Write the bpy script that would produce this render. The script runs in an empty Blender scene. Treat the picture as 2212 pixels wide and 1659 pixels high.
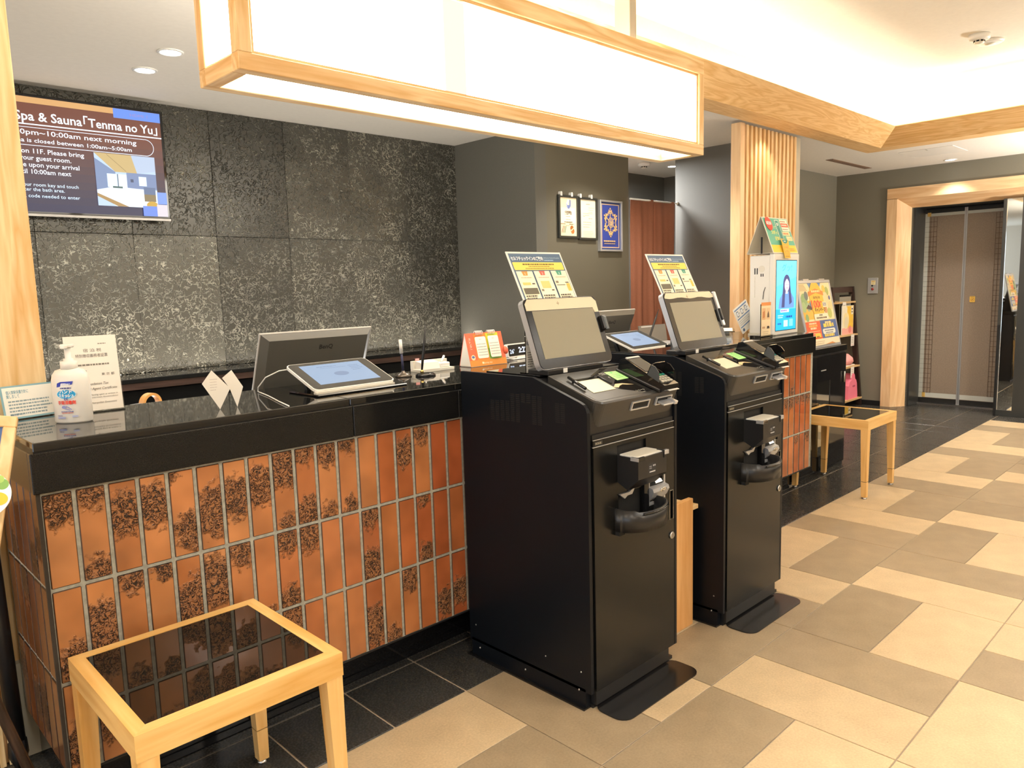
import bpy, bmesh, math, random
from mathutils import Matrix, Vector
R = math.radians
PI = math.pi
sc = bpy.context.scene
col = sc.collection

# ------------------------------------------------------------------ camera
def make_camera():
    yaw, pitch, roll, f = R(45.87763), R(-7.34002), R(-1.63254), 1622.39
    F = Vector((math.cos(pitch)*math.cos(yaw), math.cos(pitch)*math.sin(yaw), math.sin(pitch)))
    r = F.cross(Vector((0, 0, 1))).normalized(); u = r.cross(F)
    r2 = math.cos(roll)*r + math.sin(roll)*u
    u2 = -math.sin(roll)*r + math.cos(roll)*u
    cd = bpy.data.cameras.new('camera'); co = bpy.data.objects.new('camera', cd); col.objects.link(co)
    cd.sensor_fit = 'HORIZONTAL'; cd.sensor_width = 36.0; cd.lens = f/2212*36.0
    cd.clip_start = 0.05; cd.clip_end = 100
    M = Matrix.Identity(4)
    for i in range(3):
        M[i][0], M[i][1], M[i][2] = r2[i], u2[i], -F[i]
    M[0][3], M[1][3], M[2][3] = 0.0, 0.0, 1.385
    co.matrix_world = M
    sc.camera = co
make_camera()

# ------------------------------------------------------------------ world, exposure, large lights
w = bpy.data.worlds.new('world'); sc.world = w; w.use_nodes = True
bg = w.node_tree.nodes['Background']
bg.inputs[0].default_value = (0.80, 0.90, 1.0, 1); bg.inputs[1].default_value = 2.2
vs = sc.view_settings
vs.view_transform = 'Standard'; vs.look = 'None'; vs.gamma = 1.0; vs.use_curve_mapping = False
vs.exposure = 0.35
def lamp(name, kind, loc, energy, color, size=0.1, rot=(0, 0, 0), spot=None, sy=None):
    l = bpy.data.lights.new(name, kind); l.energy = energy; l.color = color
    if kind == 'AREA':
        l.shape = 'RECTANGLE' if sy else 'DISK'; l.size = size
        if sy: l.size_y = sy
    elif kind == 'SPOT':
        l.spot_size = spot or R(80); l.spot_blend = 0.6; l.shadow_soft_size = size
    else:
        l.shadow_soft_size = size
    o = bpy.data.objects.new(name, l); col.objects.link(o); o.location = loc; o.rotation_euler = rot
    return o
WARM = (1.0, 0.86, 0.66)
# uplights: strip at the foot of the panelled wall, then added unseen fills for the ceilings
lamp('wall_foot_uplight', 'AREA', (1.5, 4.47, .97), 13, (1.0, .92, .80), 5.2, (PI, 0, 0), sy=.06)
lamp('desk_fill_light', 'AREA', (2.5, 2.86, 1.0), 10.5, (1.0, .96, .91), 3.6, (PI, 0, 0), sy=.10)
lamp('ceiling_fill_light', 'AREA', (7.75, .1, 1.5), 150, (1.0, .95, .88), .45, (PI, 0, 0))
lamp('ceiling_fill_light', 'AREA', (-.9, 2.2, 1.7), 3, (1.0, .95, .88), .45, (PI, 0, 0))
# ceiling lamps of the lobby, in the coffer behind and beside the viewer
for (x, y) in ((0.2, -0.6), (2.6, -0.6), (5.0, -0.6), (0.2, -2.4), (2.6, -2.4), (5.0, -2.4), (-1.4, 1.0), (-1.4, -1.6)):
    lamp('lobby_ceiling_lamp', 'AREA', (x, y, 2.80), 22, (1.0, 0.94, 0.84), 0.5)

# ------------------------------------------------------------------ materials
def lin(h):
    if not isinstance(h, str): return tuple(h)
    h = h.lstrip('#'); o = []
    for i in (0, 2, 4):
        c = int(h[i:i+2], 16)/255
        o.append(c/12.92 if c <= .04045 else ((c+.055)/1.055)**2.4)
    return tuple(o)
def nm(name):
    m = bpy.data.materials.new(name); m.use_nodes = True
    nt = m.node_tree
    return m, nt, nt.nodes['Principled BSDF']
def mat(name, c, rough=.5, metal=0., spec=.5, noise=0., nscale=60., bump=0., bscale=200., coat=0.):
    m, nt, b = nm(name); c = lin(c)
    b.inputs['Base Color'].default_value = (*c, 1); b.inputs['Roughness'].default_value = rough
    b.inputs['Metallic'].default_value = metal; b.inputs['Specular IOR Level'].default_value = spec
    if coat: b.inputs['Coat Weight'].default_value = coat; b.inputs['Coat Roughness'].default_value = .03
    N, L = nt.nodes, nt.links
    if noise or bump:
        tc = N.new('ShaderNodeTexCoord')
    if noise:
        n = N.new('ShaderNodeTexNoise'); n.inputs['Scale'].default_value = nscale; n.inputs['Detail'].default_value = 4
        L.new(tc.outputs['Object'], n.inputs['Vector'])
        r = N.new('ShaderNodeValToRGB')
        r.color_ramp.elements[0].position = .3; r.color_ramp.elements[1].position = .7
        r.color_ramp.elements[0].color = (*[max(0, v*(1-noise)) for v in c], 1)
        r.color_ramp.elements[1].color = (*[min(1, v*(1+noise)) for v in c], 1)
        L.new(n.outputs['Fac'], r.inputs['Fac']); L.new(r.outputs['Color'], b.inputs['Base Color'])
    if bump:
        n2 = N.new('ShaderNodeTexNoise'); n2.inputs['Scale'].default_value = bscale; n2.inputs['Detail'].default_value = 3
        L.new(tc.outputs['Object'], n2.inputs['Vector'])
        bp = N.new('ShaderNodeBump'); bp.inputs['Strength'].default_value = bump; bp.inputs['Distance'].default_value = .002
        L.new(n2.outputs['Fac'], bp.inputs['Height']); L.new(bp.outputs['Normal'], b.inputs['Normal'])
    return m
def emit(name, c, s):
    m, nt, b = nm(name); c = lin(c)
    b.inputs['Base Color'].default_value = (*[v*.06 for v in c], 1); b.inputs['Roughness'].default_value = .4
    b.inputs['Emission Color'].default_value = (*c, 1); b.inputs['Emission Strength'].default_value = s
    return m
def wood(name, c1, c2, axis='z', rough=.45, scale=1.0, figure=1.0):
    m, nt, b = nm(name); N, L = nt.nodes, nt.links
    tc = N.new('ShaderNodeTexCoord'); mp = N.new('ShaderNodeMapping')
    s = {'x': (1.2, 14, 14), 'y': (14, 1.2, 14), 'z': (14, 14, 1.2)}[axis]
    mp.inputs['Scale'].default_value = [v*scale for v in s]
    oi = N.new('ShaderNodeObjectInfo'); ad = N.new('ShaderNodeVectorMath'); ad.operation = 'ADD'
    mu = N.new('ShaderNodeVectorMath'); mu.operation = 'SCALE'; mu.inputs['Scale'].default_value = 7.0
    cb = N.new('ShaderNodeCombineXYZ')
    for i in range(3): L.new(oi.outputs['Random'], cb.inputs[i])
    L.new(cb.outputs[0], mu.inputs[0]); L.new(tc.outputs['Object'], ad.inputs[0]); L.new(mu.outputs[0], ad.inputs[1])
    L.new(ad.outputs[0], mp.inputs['Vector'])
    n = N.new('ShaderNodeTexNoise'); n.inputs['Scale'].default_value = 1.0; n.inputs['Detail'].default_value = 3; n.inputs['Distortion'].default_value = .6*figure
    L.new(mp.outputs[0], n.inputs['Vector'])
    mt = N.new('ShaderNodeMath'); mt.operation = 'MULTIPLY'; mt.inputs[1].default_value = 9*figure
    fr = N.new('ShaderNodeMath'); fr.operation = 'PINGPONG'; fr.inputs[1].default_value = 1.0
    L.new(n.outputs['Fac'], mt.inputs[0]); L.new(mt.outputs[0], fr.inputs[0])
    n2 = N.new('ShaderNodeTexNoise'); n2.inputs['Scale'].default_value = 6.0; n2.inputs['Detail'].default_value = 5
    L.new(mp.outputs[0], n2.inputs['Vector'])
    mx = N.new('ShaderNodeMix'); mx.data_type = 'FLOAT'; mx.inputs[0].default_value = .45
    L.new(fr.outputs[0], mx.inputs[2]); L.new(n2.outputs['Fac'], mx.inputs[3])
    r = N.new('ShaderNodeValToRGB'); r.color_ramp.elements[0].color = (*lin(c1), 1); r.color_ramp.elements[1].color = (*lin(c2), 1)
    r.color_ramp.elements[0].position = .15; r.color_ramp.elements[1].position = .8
    L.new(mx.outputs[0], r.inputs['Fac']); L.new(r.outputs['Color'], b.inputs['Base Color'])
    b.inputs['Roughness'].default_value = rough
    bp = N.new('ShaderNodeBump'); bp.inputs['Strength'].default_value = .08; bp.inputs['Distance'].default_value = .001
    L.new(n2.outputs['Fac'], bp.inputs['Height']); L.new(bp.outputs['Normal'], b.inputs['Normal'])
    return m
def glass(name, c=(1, 1, 1), rough=.0, alpha=.12):
    m, nt, b = nm(name); N, L = nt.nodes, nt.links
    t = N.new('ShaderNodeBsdfTransparent'); t.inputs[0].default_value = (*c, 1)
    g = N.new('ShaderNodeBsdfGlossy'); g.inputs['Roughness'].default_value = rough
    fz = N.new('ShaderNodeFresnel'); fz.inputs[0].default_value = 1.45
    ad = N.new('ShaderNodeMath'); ad.operation = 'ADD'; ad.inputs[1].default_value = alpha*.3
    L.new(fz.outputs[0], ad.inputs[0])
    mx = N.new('ShaderNodeMixShader'); L.new(ad.outputs[0], mx.inputs[0]); L.new(t.outputs[0], mx.inputs[1]); L.new(g.outputs[0], mx.inputs[2])
    L.new(mx.outputs[0], N['Material Output'].inputs[0])
    return m

def glazed_tile():
    """orange-brown glaze with dark crater patches set per tile by the object properties patch / patch2 / tint"""
    m, nt, b = nm('glazed_tile'); N, L = nt.nodes, nt.links
    tc = N.new('ShaderNodeTexCoord'); oi = N.new('ShaderNodeObjectInfo')
    wv = N.new('ShaderNodeTexNoise'); wv.inputs['Scale'].default_value = 55; wv.inputs['Detail'].default_value = 3
    cb = N.new('ShaderNodeCombineXYZ')
    for i in range(3): L.new(oi.outputs['Random'], cb.inputs[i])
    sc_ = N.new('ShaderNodeVectorMath'); sc_.operation = 'SCALE'; sc_.inputs['Scale'].default_value = 13.0; L.new(cb.outputs[0], sc_.inputs[0])
    ad = N.new('ShaderNodeVectorMath'); ad.operation = 'ADD'; L.new(tc.outputs['Object'], ad.inputs[0]); L.new(sc_.outputs[0], ad.inputs[1])
    L.new(ad.outputs[0], wv.inputs['Vector'])
    masks = []
    for an in ('patch', 'patch2'):
        at = N.new('ShaderNodeAttribute'); at.attribute_type = 'OBJECT'; at.attribute_name = an
        sx = N.new('ShaderNodeSeparateXYZ'); L.new(at.outputs['Vector'], sx.inputs[0])
        c2 = N.new('ShaderNodeCombineXYZ'); L.new(sx.outputs[0], c2.inputs[0]); L.new(sx.outputs[1], c2.inputs[2])
        sb = N.new('ShaderNodeVectorMath'); sb.operation = 'SUBTRACT'; L.new(tc.outputs['Object'], sb.inputs[0]); L.new(c2.outputs[0], sb.inputs[1])
        ml = N.new('ShaderNodeVectorMath'); ml.operation = 'MULTIPLY'; ml.inputs[1].default_value = (1.0, 0.0, .75); L.new(sb.outputs[0], ml.inputs[0])
        ln = N.new('ShaderNodeVectorMath'); ln.operation = 'LENGTH'; L.new(ml.outputs[0], ln.inputs[0])
        d = N.new('ShaderNodeMath'); d.operation = 'SUBTRACT'; L.new(sx.outputs[2], d.inputs[0]); L.new(ln.outputs['Value'], d.inputs[1])
        masks.append(d)
    mxm = N.new('ShaderNodeMath'); mxm.operation = 'MAXIMUM'; L.new(masks[0].outputs[0], mxm.inputs[0]); L.new(masks[1].outputs[0], mxm.inputs[1])
    nz = N.new('ShaderNodeMath'); nz.operation = 'MULTIPLY_ADD'; nz.inputs[1].default_value = .07; nz.inputs[2].default_value = -.035
    L.new(wv.outputs['Fac'], nz.inputs[0])
    sm = N.new('ShaderNodeMath'); sm.operation = 'ADD'; L.new(mxm.outputs[0], sm.inputs[0]); L.new(nz.outputs[0], sm.inputs[1])
    mr = N.new('ShaderNodeMapRange'); mr.inputs['From Min'].default_value = -.004; mr.inputs['From Max'].default_value = .012
    L.new(sm.outputs[0], mr.inputs['Value'])
    # craters
    n1 = N.new('ShaderNodeTexNoise'); n1.inputs['Scale'].default_value = 85; n1.inputs['Detail'].default_value = 2.5; n1.inputs['Distortion'].default_value = 1.2
    L.new(ad.outputs[0], n1.inputs['Vector'])
    rd = N.new('ShaderNodeMath'); rd.operation = 'SUBTRACT'; rd.inputs[1].default_value = .5; L.new(n1.outputs['Fac'], rd.inputs[0])
    ab = N.new('ShaderNodeMath'); ab.operation = 'ABSOLUTE'; L.new(rd.outputs[0], ab.inputs[0])
    pit = N.new('ShaderNodeMapRange'); pit.inputs['From Min'].default_value = .02; pit.inputs['From Max'].default_value = .062
    pit.inputs['To Min'].default_value = 1.0; pit.inputs['To Max'].default_value = 0.0
    L.new(ab.outputs[0], pit.inputs['Value'])
    pm_ = N.new('ShaderNodeMath'); pm_.operation = 'MULTIPLY'; L.new(pit.outputs[0], pm_.inputs[0]); L.new(mr.outputs[0], pm_.inputs[1])
    # base
    tn = N.new('ShaderNodeAttribute'); tn.attribute_type = 'OBJECT'; tn.attribute_name = 'tint'
    cr = N.new('ShaderNodeValToRGB'); e = cr.color_ramp.elements
    e[0].position = 0; e[0].color = (.52, .225, .085, 1); e[1].position = 1; e[1].color = (.38, .098, .034, 1)
    k = cr.color_ramp.elements.new(.5); k.color = (.44, .160, .055, 1)
    L.new(tn.outputs['Fac'], cr.inputs['Fac'])
    n3 = N.new('ShaderNodeTexNoise'); n3.inputs['Scale'].default_value = 7; n3.inputs['Detail'].default_value = 2
    L.new(ad.outputs[0], n3.inputs['Vector'])
    hv = N.new('ShaderNodeHueSaturation'); mv = N.new('ShaderNodeMapRange'); mv.inputs['From Min'].default_value = .3; mv.inputs['From Max'].default_value = .7
    mv.inputs['To Min'].default_value = .72; mv.inputs['To Max'].default_value = 1.2
    L.new(n3.outputs['Fac'], mv.inputs['Value']); L.new(mv.outputs[0], hv.inputs['Value']); L.new(cr.outputs[0], hv.inputs['Color'])
    m1 = N.new('ShaderNodeMix'); m1.data_type = 'RGBA'; L.new(mr.outputs[0], m1.inputs[0]); L.new(hv.outputs[0], m1.inputs[6]); m1.inputs[7].default_value = (.36, .155, .062, 1)
    m2 = N.new('ShaderNodeMix'); m2.data_type = 'RGBA'; L.new(pm_.outputs[0], m2.inputs[0]); L.new(m1.outputs[2], m2.inputs[6]); m2.inputs[7].default_value = (.035, .020, .014, 1)
    # darker fired rim of every tile, then shading painted into the side tiles
    sp = N.new('ShaderNodeSeparateXYZ'); L.new(tc.outputs['Object'], sp.inputs[0])
    rims = []
    for i, half in ((0, .0755/2-.0048), (2, .125-.0045)):
        aa = N.new('ShaderNodeMath'); aa.operation = 'ABSOLUTE'; L.new(sp.outputs[i], aa.inputs[0])
        q = N.new('ShaderNodeMapRange'); q.inputs['From Min'].default_value = half-.0032; q.inputs['From Max'].default_value = half-.0008; L.new(aa.outputs[0], q.inputs['Value']); rims.append(q)
    rm = N.new('ShaderNodeMath'); rm.operation = 'MAXIMUM'; L.new(rims[0].outputs[0], rm.inputs[0]); L.new(rims[1].outputs[0], rm.inputs[1])
    m3 = N.new('ShaderNodeMix'); m3.data_type = 'RGBA'; L.new(rm.outputs[0], m3.inputs[0]); L.new(m2.outputs[2], m3.inputs[6]); m3.inputs[7].default_value = (.045, .022, .016, 1)
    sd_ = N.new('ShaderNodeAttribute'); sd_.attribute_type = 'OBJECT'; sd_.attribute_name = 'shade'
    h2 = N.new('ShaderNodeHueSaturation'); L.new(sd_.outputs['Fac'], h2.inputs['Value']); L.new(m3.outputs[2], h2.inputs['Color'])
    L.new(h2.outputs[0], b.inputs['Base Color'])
    b.inputs['Roughness'].default_value = .16
    hm = N.new('ShaderNodeMath'); hm.operation = 'MULTIPLY'; L.new(n1.outputs['Fac'], hm.inputs[0]); L.new(mr.outputs[0], hm.inputs[1])
    sw = N.new('ShaderNodeMath'); sw.operation = 'MULTIPLY_ADD'; sw.inputs[1].default_value = .10; L.new(n3.outputs['Fac'], sw.inputs[0])
    hs = N.new('ShaderNodeMath'); hs.operation = 'SUBTRACT'; L.new(hm.outputs[0], hs.inputs[0])
    ps = N.new('ShaderNodeMath'); ps.operation = 'MULTIPLY'; ps.inputs[1].default_value = .35; L.new(pm_.outputs[0], ps.inputs[0]); L.new(ps.outputs[0], hs.inputs[1])
    L.new(hs.outputs[0], sw.inputs[2])
    bp = N.new('ShaderNodeBump'); bp.inputs['Strength'].default_value = 1.0; bp.inputs['Distance'].default_value = .009
    L.new(sw.outputs[0], bp.inputs['Height']); L.new(bp.outputs['Normal'], b.inputs['Normal'])
    return m
def crinkled_stone():
    m, nt, b = nm('crinkled_black_wall_panel'); N, L = nt.nodes, nt.links
    tc = N.new('ShaderNodeTexCoord'); oi = N.new('ShaderNodeObjectInfo')
    cb = N.new('ShaderNodeCombineXYZ')
    for i in range(3): L.new(oi.outputs['Random'], cb.inputs[i])
    s = N.new('ShaderNodeVectorMath'); s.operation = 'SCALE'; s.inputs['Scale'].default_value = 11.0; L.new(cb.outputs[0], s.inputs[0])
    ad = N.new('ShaderNodeVectorMath'); ad.operation = 'ADD'; L.new(tc.outputs['Object'], ad.inputs[0]); L.new(s.outputs[0], ad.inputs[1])
    wn = N.new('ShaderNodeTexNoise'); wn.inputs['Scale'].default_value = 22; wn.inputs['Detail'].default_value = 1
    L.new(ad.outputs[0], wn.inputs['Vector'])
    ws = N.new('ShaderNodeVectorMath'); ws.operation = 'SCALE'; ws.inputs['Scale'].default_value = .085; L.new(wn.outputs['Color'], ws.inputs[0])
    a2 = N.new('ShaderNodeVectorMath'); a2.operation = 'ADD'; L.new(ad.outputs[0], a2.inputs[0]); L.new(ws.outputs[0], a2.inputs[1])
    n = N.new('ShaderNodeTexNoise'); n.inputs['Scale'].default_value = 34; n.inputs['Detail'].default_value = 1.8; n.inputs['Roughness'].default_value = .55
    L.new(a2.outputs[0], n.inputs['Vector'])
    sb = N.new('ShaderNodeMath'); sb.operation = 'SUBTRACT'; sb.inputs[1].default_value = .5; L.new(n.outputs['Fac'], sb.inputs[0])
    ab = N.new('ShaderNodeMath'); ab.operation = 'ABSOLUTE'; L.new(sb.outputs[0], ab.inputs[0])
    rg = N.new('ShaderNodeMapRange'); rg.inputs['From Min'].default_value = 0; rg.inputs['From Max'].default_value = .055
    rg.inputs['To Min'].default_value = 1; rg.inputs['To Max'].default_value = 0; L.new(ab.outputs[0], rg.inputs['Value'])
    cl = N.new('ShaderNodeTexNoise'); cl.inputs['Scale'].default_value = 4.5; cl.inputs['Detail'].default_value = 3; L.new(ad.outputs[0], cl.inputs['Vector'])
    cm = N.new('ShaderNodeMapRange'); cm.inputs['From Min'].default_value = .35; cm.inputs['From Max'].default_value = .68
    cm.inputs['To Min'].default_value = .25; cm.inputs['To Max'].default_value = 1.0; L.new(cl.outputs['Fac'], cm.inputs['Value'])
    mu = N.new('ShaderNodeMath'); mu.operation = 'MULTIPLY'; L.new(rg.outputs[0], mu.inputs[0]); L.new(cm.outputs[0], mu.inputs[1])
    r = N.new('ShaderNodeValToRGB'); r.color_ramp.elements[0].color = (.060, .057, .046, 1); r.color_ramp.elements[1].color = (.62, .59, .48, 1)  # pale ridge colour paints in the glints on the relief
    L.new(mu.outputs[0], r.inputs['Fac'])
    hv = N.new('ShaderNodeHueSaturation'); mv = N.new('ShaderNodeMapRange'); mv.inputs['To Min'].default_value = .75; mv.inputs['To Max'].default_value = 1.45
    L.new(oi.outputs['Random'], mv.inputs['Value']); L.new(mv.outputs[0], hv.inputs['Value']); L.new(r.outputs[0], hv.inputs['Color'])
    L.new(hv.outputs[0], b.inputs['Base Color'])
    b.inputs['Roughness'].default_value = .30; b.inputs['Metallic'].default_value = .25
    bp = N.new('ShaderNodeBump'); bp.inputs['Strength'].default_value = 1.0; bp.inputs['Distance'].default_value = .022
    L.new(rg.outputs[0], bp.inputs['Height']); L.new(bp.outputs['Normal'], b.inputs['Normal'])
    return m
def floor_tile(name, c, spread=.10, rough=.38):
    m, nt, b = nm(name); N, L = nt.nodes, nt.links; c = lin(c)
    tc = N.new('ShaderNodeTexCoord'); oi = N.new('ShaderNodeObjectInfo')
    n = N.new('ShaderNodeTexNoise'); n.inputs['Scale'].default_value = 140; n.inputs['Detail'].default_value = 4; L.new(tc.outputs['Object'], n.inputs['Vector'])
    n2 = N.new('ShaderNodeTexNoise'); n2.inputs['Scale'].default_value = 9; n2.inputs['Detail'].default_value = 5; L.new(tc.outputs['Object'], n2.inputs['Vector'])
    v = N.new('ShaderNodeTexVoronoi'); v.inputs['Scale'].default_value = 26; L.new(tc.outputs['Object'], v.inputs['Vector'])
    a = N.new('ShaderNodeMath'); a.operation = 'MULTIPLY_ADD'; a.inputs[1].default_value = .55; L.new(n.outputs['Fac'], a.inputs[0])
    h = N.new('ShaderNodeMath'); h.operation = 'MULTIPLY'; h.inputs[1].default_value = .45; L.new(n2.outputs['Fac'], h.inputs[0]); L.new(h.outputs[0], a.inputs[2])
    mr = N.new('ShaderNodeMapRange'); mr.inputs['From Min'].default_value = .32; mr.inputs['From Max'].default_value = .68
    mr.inputs['To Min'].default_value = 1-spread*1.6; mr.inputs['To Max'].default_value = 1+spread*1.2; L.new(a.outputs[0], mr.inputs['Value'])
    ro = N.new('ShaderNodeMath'); ro.operation = 'MULTIPLY_ADD'; ro.inputs[1].default_value = .10; ro.inputs[2].default_value = -.05; L.new(oi.outputs['Random'], ro.inputs[0])
    su = N.new('ShaderNodeMath'); su.operation = 'ADD'; L.new(mr.outputs[0], su.inputs[0]); L.new(ro.outputs[0], su.inputs[1])
    # sparse dark pits in the stone
    sp = N.new('ShaderNodeMath'); sp.operation = 'GREATER_THAN'; sp.inputs[1].default_value = .045; L.new(v.outputs['Distance'], sp.inputs[0])
    sr = N.new('ShaderNodeSeparateColor'); L.new(v.outputs['Color'], sr.inputs[0])
    gt = N.new('ShaderNodeMath'); gt.operation = 'LESS_THAN'; gt.inputs[1].default_value = .93; L.new(sr.outputs[0], gt.inputs[0])
    mx = N.new('ShaderNodeMath'); mx.operation = 'MAXIMUM'; L.new(sp.outputs[0], mx.inputs[0]); L.new(gt.outputs[0], mx.inputs[1])
    mm = N.new('ShaderNodeMath'); mm.operation = 'MULTIPLY_ADD'; mm.inputs[1].default_value = .35; mm.inputs[2].default_value = .65; L.new(mx.outputs[0], mm.inputs[0])
    fv = N.new('ShaderNodeMath'); fv.operation = 'MULTIPLY'; L.new(su.outputs[0], fv.inputs[0]); L.new(mm.outputs[0], fv.inputs[1])
    hv = N.new('ShaderNodeHueSaturation'); hv.inputs['Color'].default_value = (*c, 1); L.new(fv.outputs[0], hv.inputs['Value'])
    L.new(hv.outputs[0], b.inputs['Base Color'])
    rr = N.new('ShaderNodeMath'); rr.operation = 'MULTIPLY_ADD'; rr.inputs[1].default_value = .2; rr.inputs[2].default_value = rough-.1; L.new(n.outputs['Fac'], rr.inputs[0])
    L.new(rr.outputs[0], b.inputs['Roughness'])
    bp = N.new('ShaderNodeBump'); bp.inputs['Strength'].default_value = .12; bp.inputs['Distance'].default_value = .001
    L.new(n.outputs['Fac'], bp.inputs['Height']); L.new(bp.outputs['Normal'], b.inputs['Normal'])
    return m

M = {}
M['oak'] = wood('pale_oak_upright', '#d2a566', '#ecd0a0', 'z')
M['oak_x'] = wood('pale_oak_lengthwise', '#d2a566', '#ecd0a0', 'x')
M['oak_y'] = wood('pale_oak_crosswise', '#d2a566', '#ecd0a0', 'y')
M['board_x'] = wood('cove_oak_board_lengthwise', '#d9ab6a', '#efcb94', 'x', figure=1.6)
M['board_y'] = wood('cove_oak_board_crosswise', '#d9ab6a', '#efcb94', 'y', figure=1.6)
M['beech'] = wood('table_beech_x', '#d3a155', '#e7c27f', 'x', rough=.35, figure=.7)
M['beech_y'] = wood('table_beech_y', '#d3a155', '#e7c27f', 'y', rough=.35, figure=.7)
M['beech_z'] = wood('table_beech_z', '#d7a254', '#eac280', 'z', rough=.35, figure=.7)
M['frame_wood'] = wood('lift_surround_wood', '#dcae7c', '#efcda0', 'z', figure=.6)
M['dark_wood'] = wood('dark_brown_wood', '#1f1410', '#3a2720', 'z', rough=.4)
M['dark_wood_x'] = wood('dark_brown_wood_lengthwise', '#2a1c16', '#46322a', 'x', rough=.4)
M['stand_wood'] = wood('fine_grained_stand_wood', '#d29a5a', '#e2b278', 'z', scale=2.5, figure=.35)
M['granite'] = mat('polished_black_granite', (.011, .011, .0105), .035, spec=.6, noise=.5, nscale=400)
M['granite_face'] = mat('black_granite_face', (.009, .009, .009), .16, spec=.32, noise=.5, nscale=500)
M['glaze'] = glazed_tile()
M['grout'] = mat('pale_grey_grout', '#a5a59a', .9, noise=.2, nscale=80, bump=.3)
M['dark_grout'] = mat('dark_grout', '#3a342d', .9)
M['stone'] = crinkled_stone()
M['light_tile'] = floor_tile('light_beige_floor_tile', (.56, .435, .27), .12)
M['tan_tile'] = floor_tile('tan_floor_tile', (.325, .255, .165), .12)
M['black_tile'] = floor_tile('charcoal_floor_tile', (.046, .044, .040), .2, .27)
M['floor_joint'] = mat('floor_joint', '#b5a693', .9)
M['ceiling'] = mat('ceiling_paint', (.76, .72, .65), .85, noise=.02, nscale=40)
M['coffer'] = mat('coffer_ceiling_paper', (.80, .75, .65), .85, noise=.02, nscale=40, bump=.1, bscale=300)
M['wall_grey'] = mat('grey_olive_wallpaper', (.118, .114, .096), .75, noise=.08, nscale=300, bump=.25, bscale=500)
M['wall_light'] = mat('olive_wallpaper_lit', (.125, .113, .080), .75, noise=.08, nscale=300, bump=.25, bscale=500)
M['wall_dark'] = mat('charcoal_wallpaper', (.135, .124, .105), .75, noise=.08, nscale=300, bump=.25, bscale=500)
M['wall_warm'] = mat('alcove_wallpaper', (.20, .185, .140), .75, noise=.08, nscale=300, bump=.25, bscale=500)
M['lobby'] = mat('lobby_wall_paint', (.60, .54, .46), .8)
M['kiosk'] = mat('satin_black_steel', (.0065, .0065, .0062), .24, spec=.36, bump=.03, bscale=900)
M['kiosk_side'] = mat('side_steel_daylight_tint', (.0045, .006, .009), .40, spec=.22, bump=.03, bscale=900)  # darker and bluish, carries the reflected daylight in its colour
M['console'] = mat('dark_grey_console_plastic', (.026, .025, .023), .34, spec=.5, noise=.1, nscale=700)
M['black'] = mat('black_plastic', (.011, .011, .012), .35)
M['gloss'] = mat('gloss_black', (.008, .008, .009), .06, spec=.6)
M['void'] = mat('black_recess', (.003, .003, .003), .7)
M['plate'] = mat('black_floor_plate', (.010, .0095, .010), .22)
M['white'] = mat('white_plastic', (.80, .79, .75), .35)
M['cream'] = mat('cream_plastic', (.72, .69, .60), .4)
M['reader'] = mat('reader_window_cream', (.55, .53, .40), .35)
M['term_screen'] = mat('terminal_screen', (.060, .053, .042), .55, spec=.3)
M['paper'] = mat('paper', (.82, .79, .72), .7)
M['silver'] = mat('silver_plastic', (.55, .56, .58), .3, metal=.6)
M['chrome'] = mat('chrome', (.75, .75, .74), .12, metal=1.0)
M['steel'] = mat('brushed_steel', (.52, .51, .50), .28, metal=1.0)
M['mirror'] = mat('mirror_glass', (.80, .82, .80), .02, metal=1.0)
M['screen'] = mat('idle_screen_glass', (.26, .24, .17), .42, spec=.4)
M['bezel'] = mat('screen_bezel', (.008, .007, .006), .22, spec=.22)
M['top_band'] = mat('pale_display_band', (.70, .62, .44), .35)
M['table_glass'] = mat('smoked_table_glass', (.010, .008, .006), .015, spec=.8)
M['acrylic'] = glass('clear_acrylic', (.97, .98, .97))
M['glass'] = glass('door_glass', (.55, .58, .58), alpha=.5)
M['bottle'] = mat('milky_bottle_plastic', (.78, .77, .73), .3)
M['monitor_back'] = mat('grey_monitor_back', (.10, .095, .080), .33)
M['monitor_edge'] = mat('silver_monitor_edge', (.42, .40, .37), .3)
M['curtain'] = mat('red_brown_curtain', (.32, .125, .072), .85, noise=.12, nscale=200, bump=.3, bscale=400)
M['post'] = mat('beige_post', (.36, .32, .25), .6)
M['pink'] = mat('pink_plastic', '#ef7f97', .4)
M['pinkcloth'] = mat('pink_cloth', '#e8a09c', .9)
M['gold'] = mat('gold_metal', (.75, .55, .2), .25, metal=1.0)
M['wicker'] = mat('brown_wicker', '#7a4f2a', .8, noise=.5, nscale=120)
M['lift_panel'] = mat('lift_door_taupe', (.30, .235, .180), .55, noise=.10, nscale=90)
M['lift_grey'] = mat('lift_jamb_dark', (.035, .037, .036), .3)
M['lift_white'] = mat('lift_door_white_border', (.62, .66, .62), .4)
M['lantern'] = emit('lantern_panel', (1.0, .93, .80), 10.5)
M['lantern_support_shade'] = emit('support_shade_strip', (1.0, .955, .74), .86)  # weaker glow paints the shadow of a support inside
M['cove'] = emit('cove_led', (1.0, .89, .70), 42.0)
M['dl'] = emit('downlight_lens', (1.0, .97, .95), 14.0)
M['paper_wall'] = mat('beige_block', (.45, .42, .33), .7)

_pm = {}
def pm(h):
    if h not in _pm: _pm[h] = mat('print_'+h.strip('#'), h, .55)
    return _pm[h]
def pe(h, s=1.0):
    k = (h, s)
    if k not in _pm: _pm[k] = emit('screen_'+h.strip('#'), h, s)
    return _pm[k]

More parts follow.
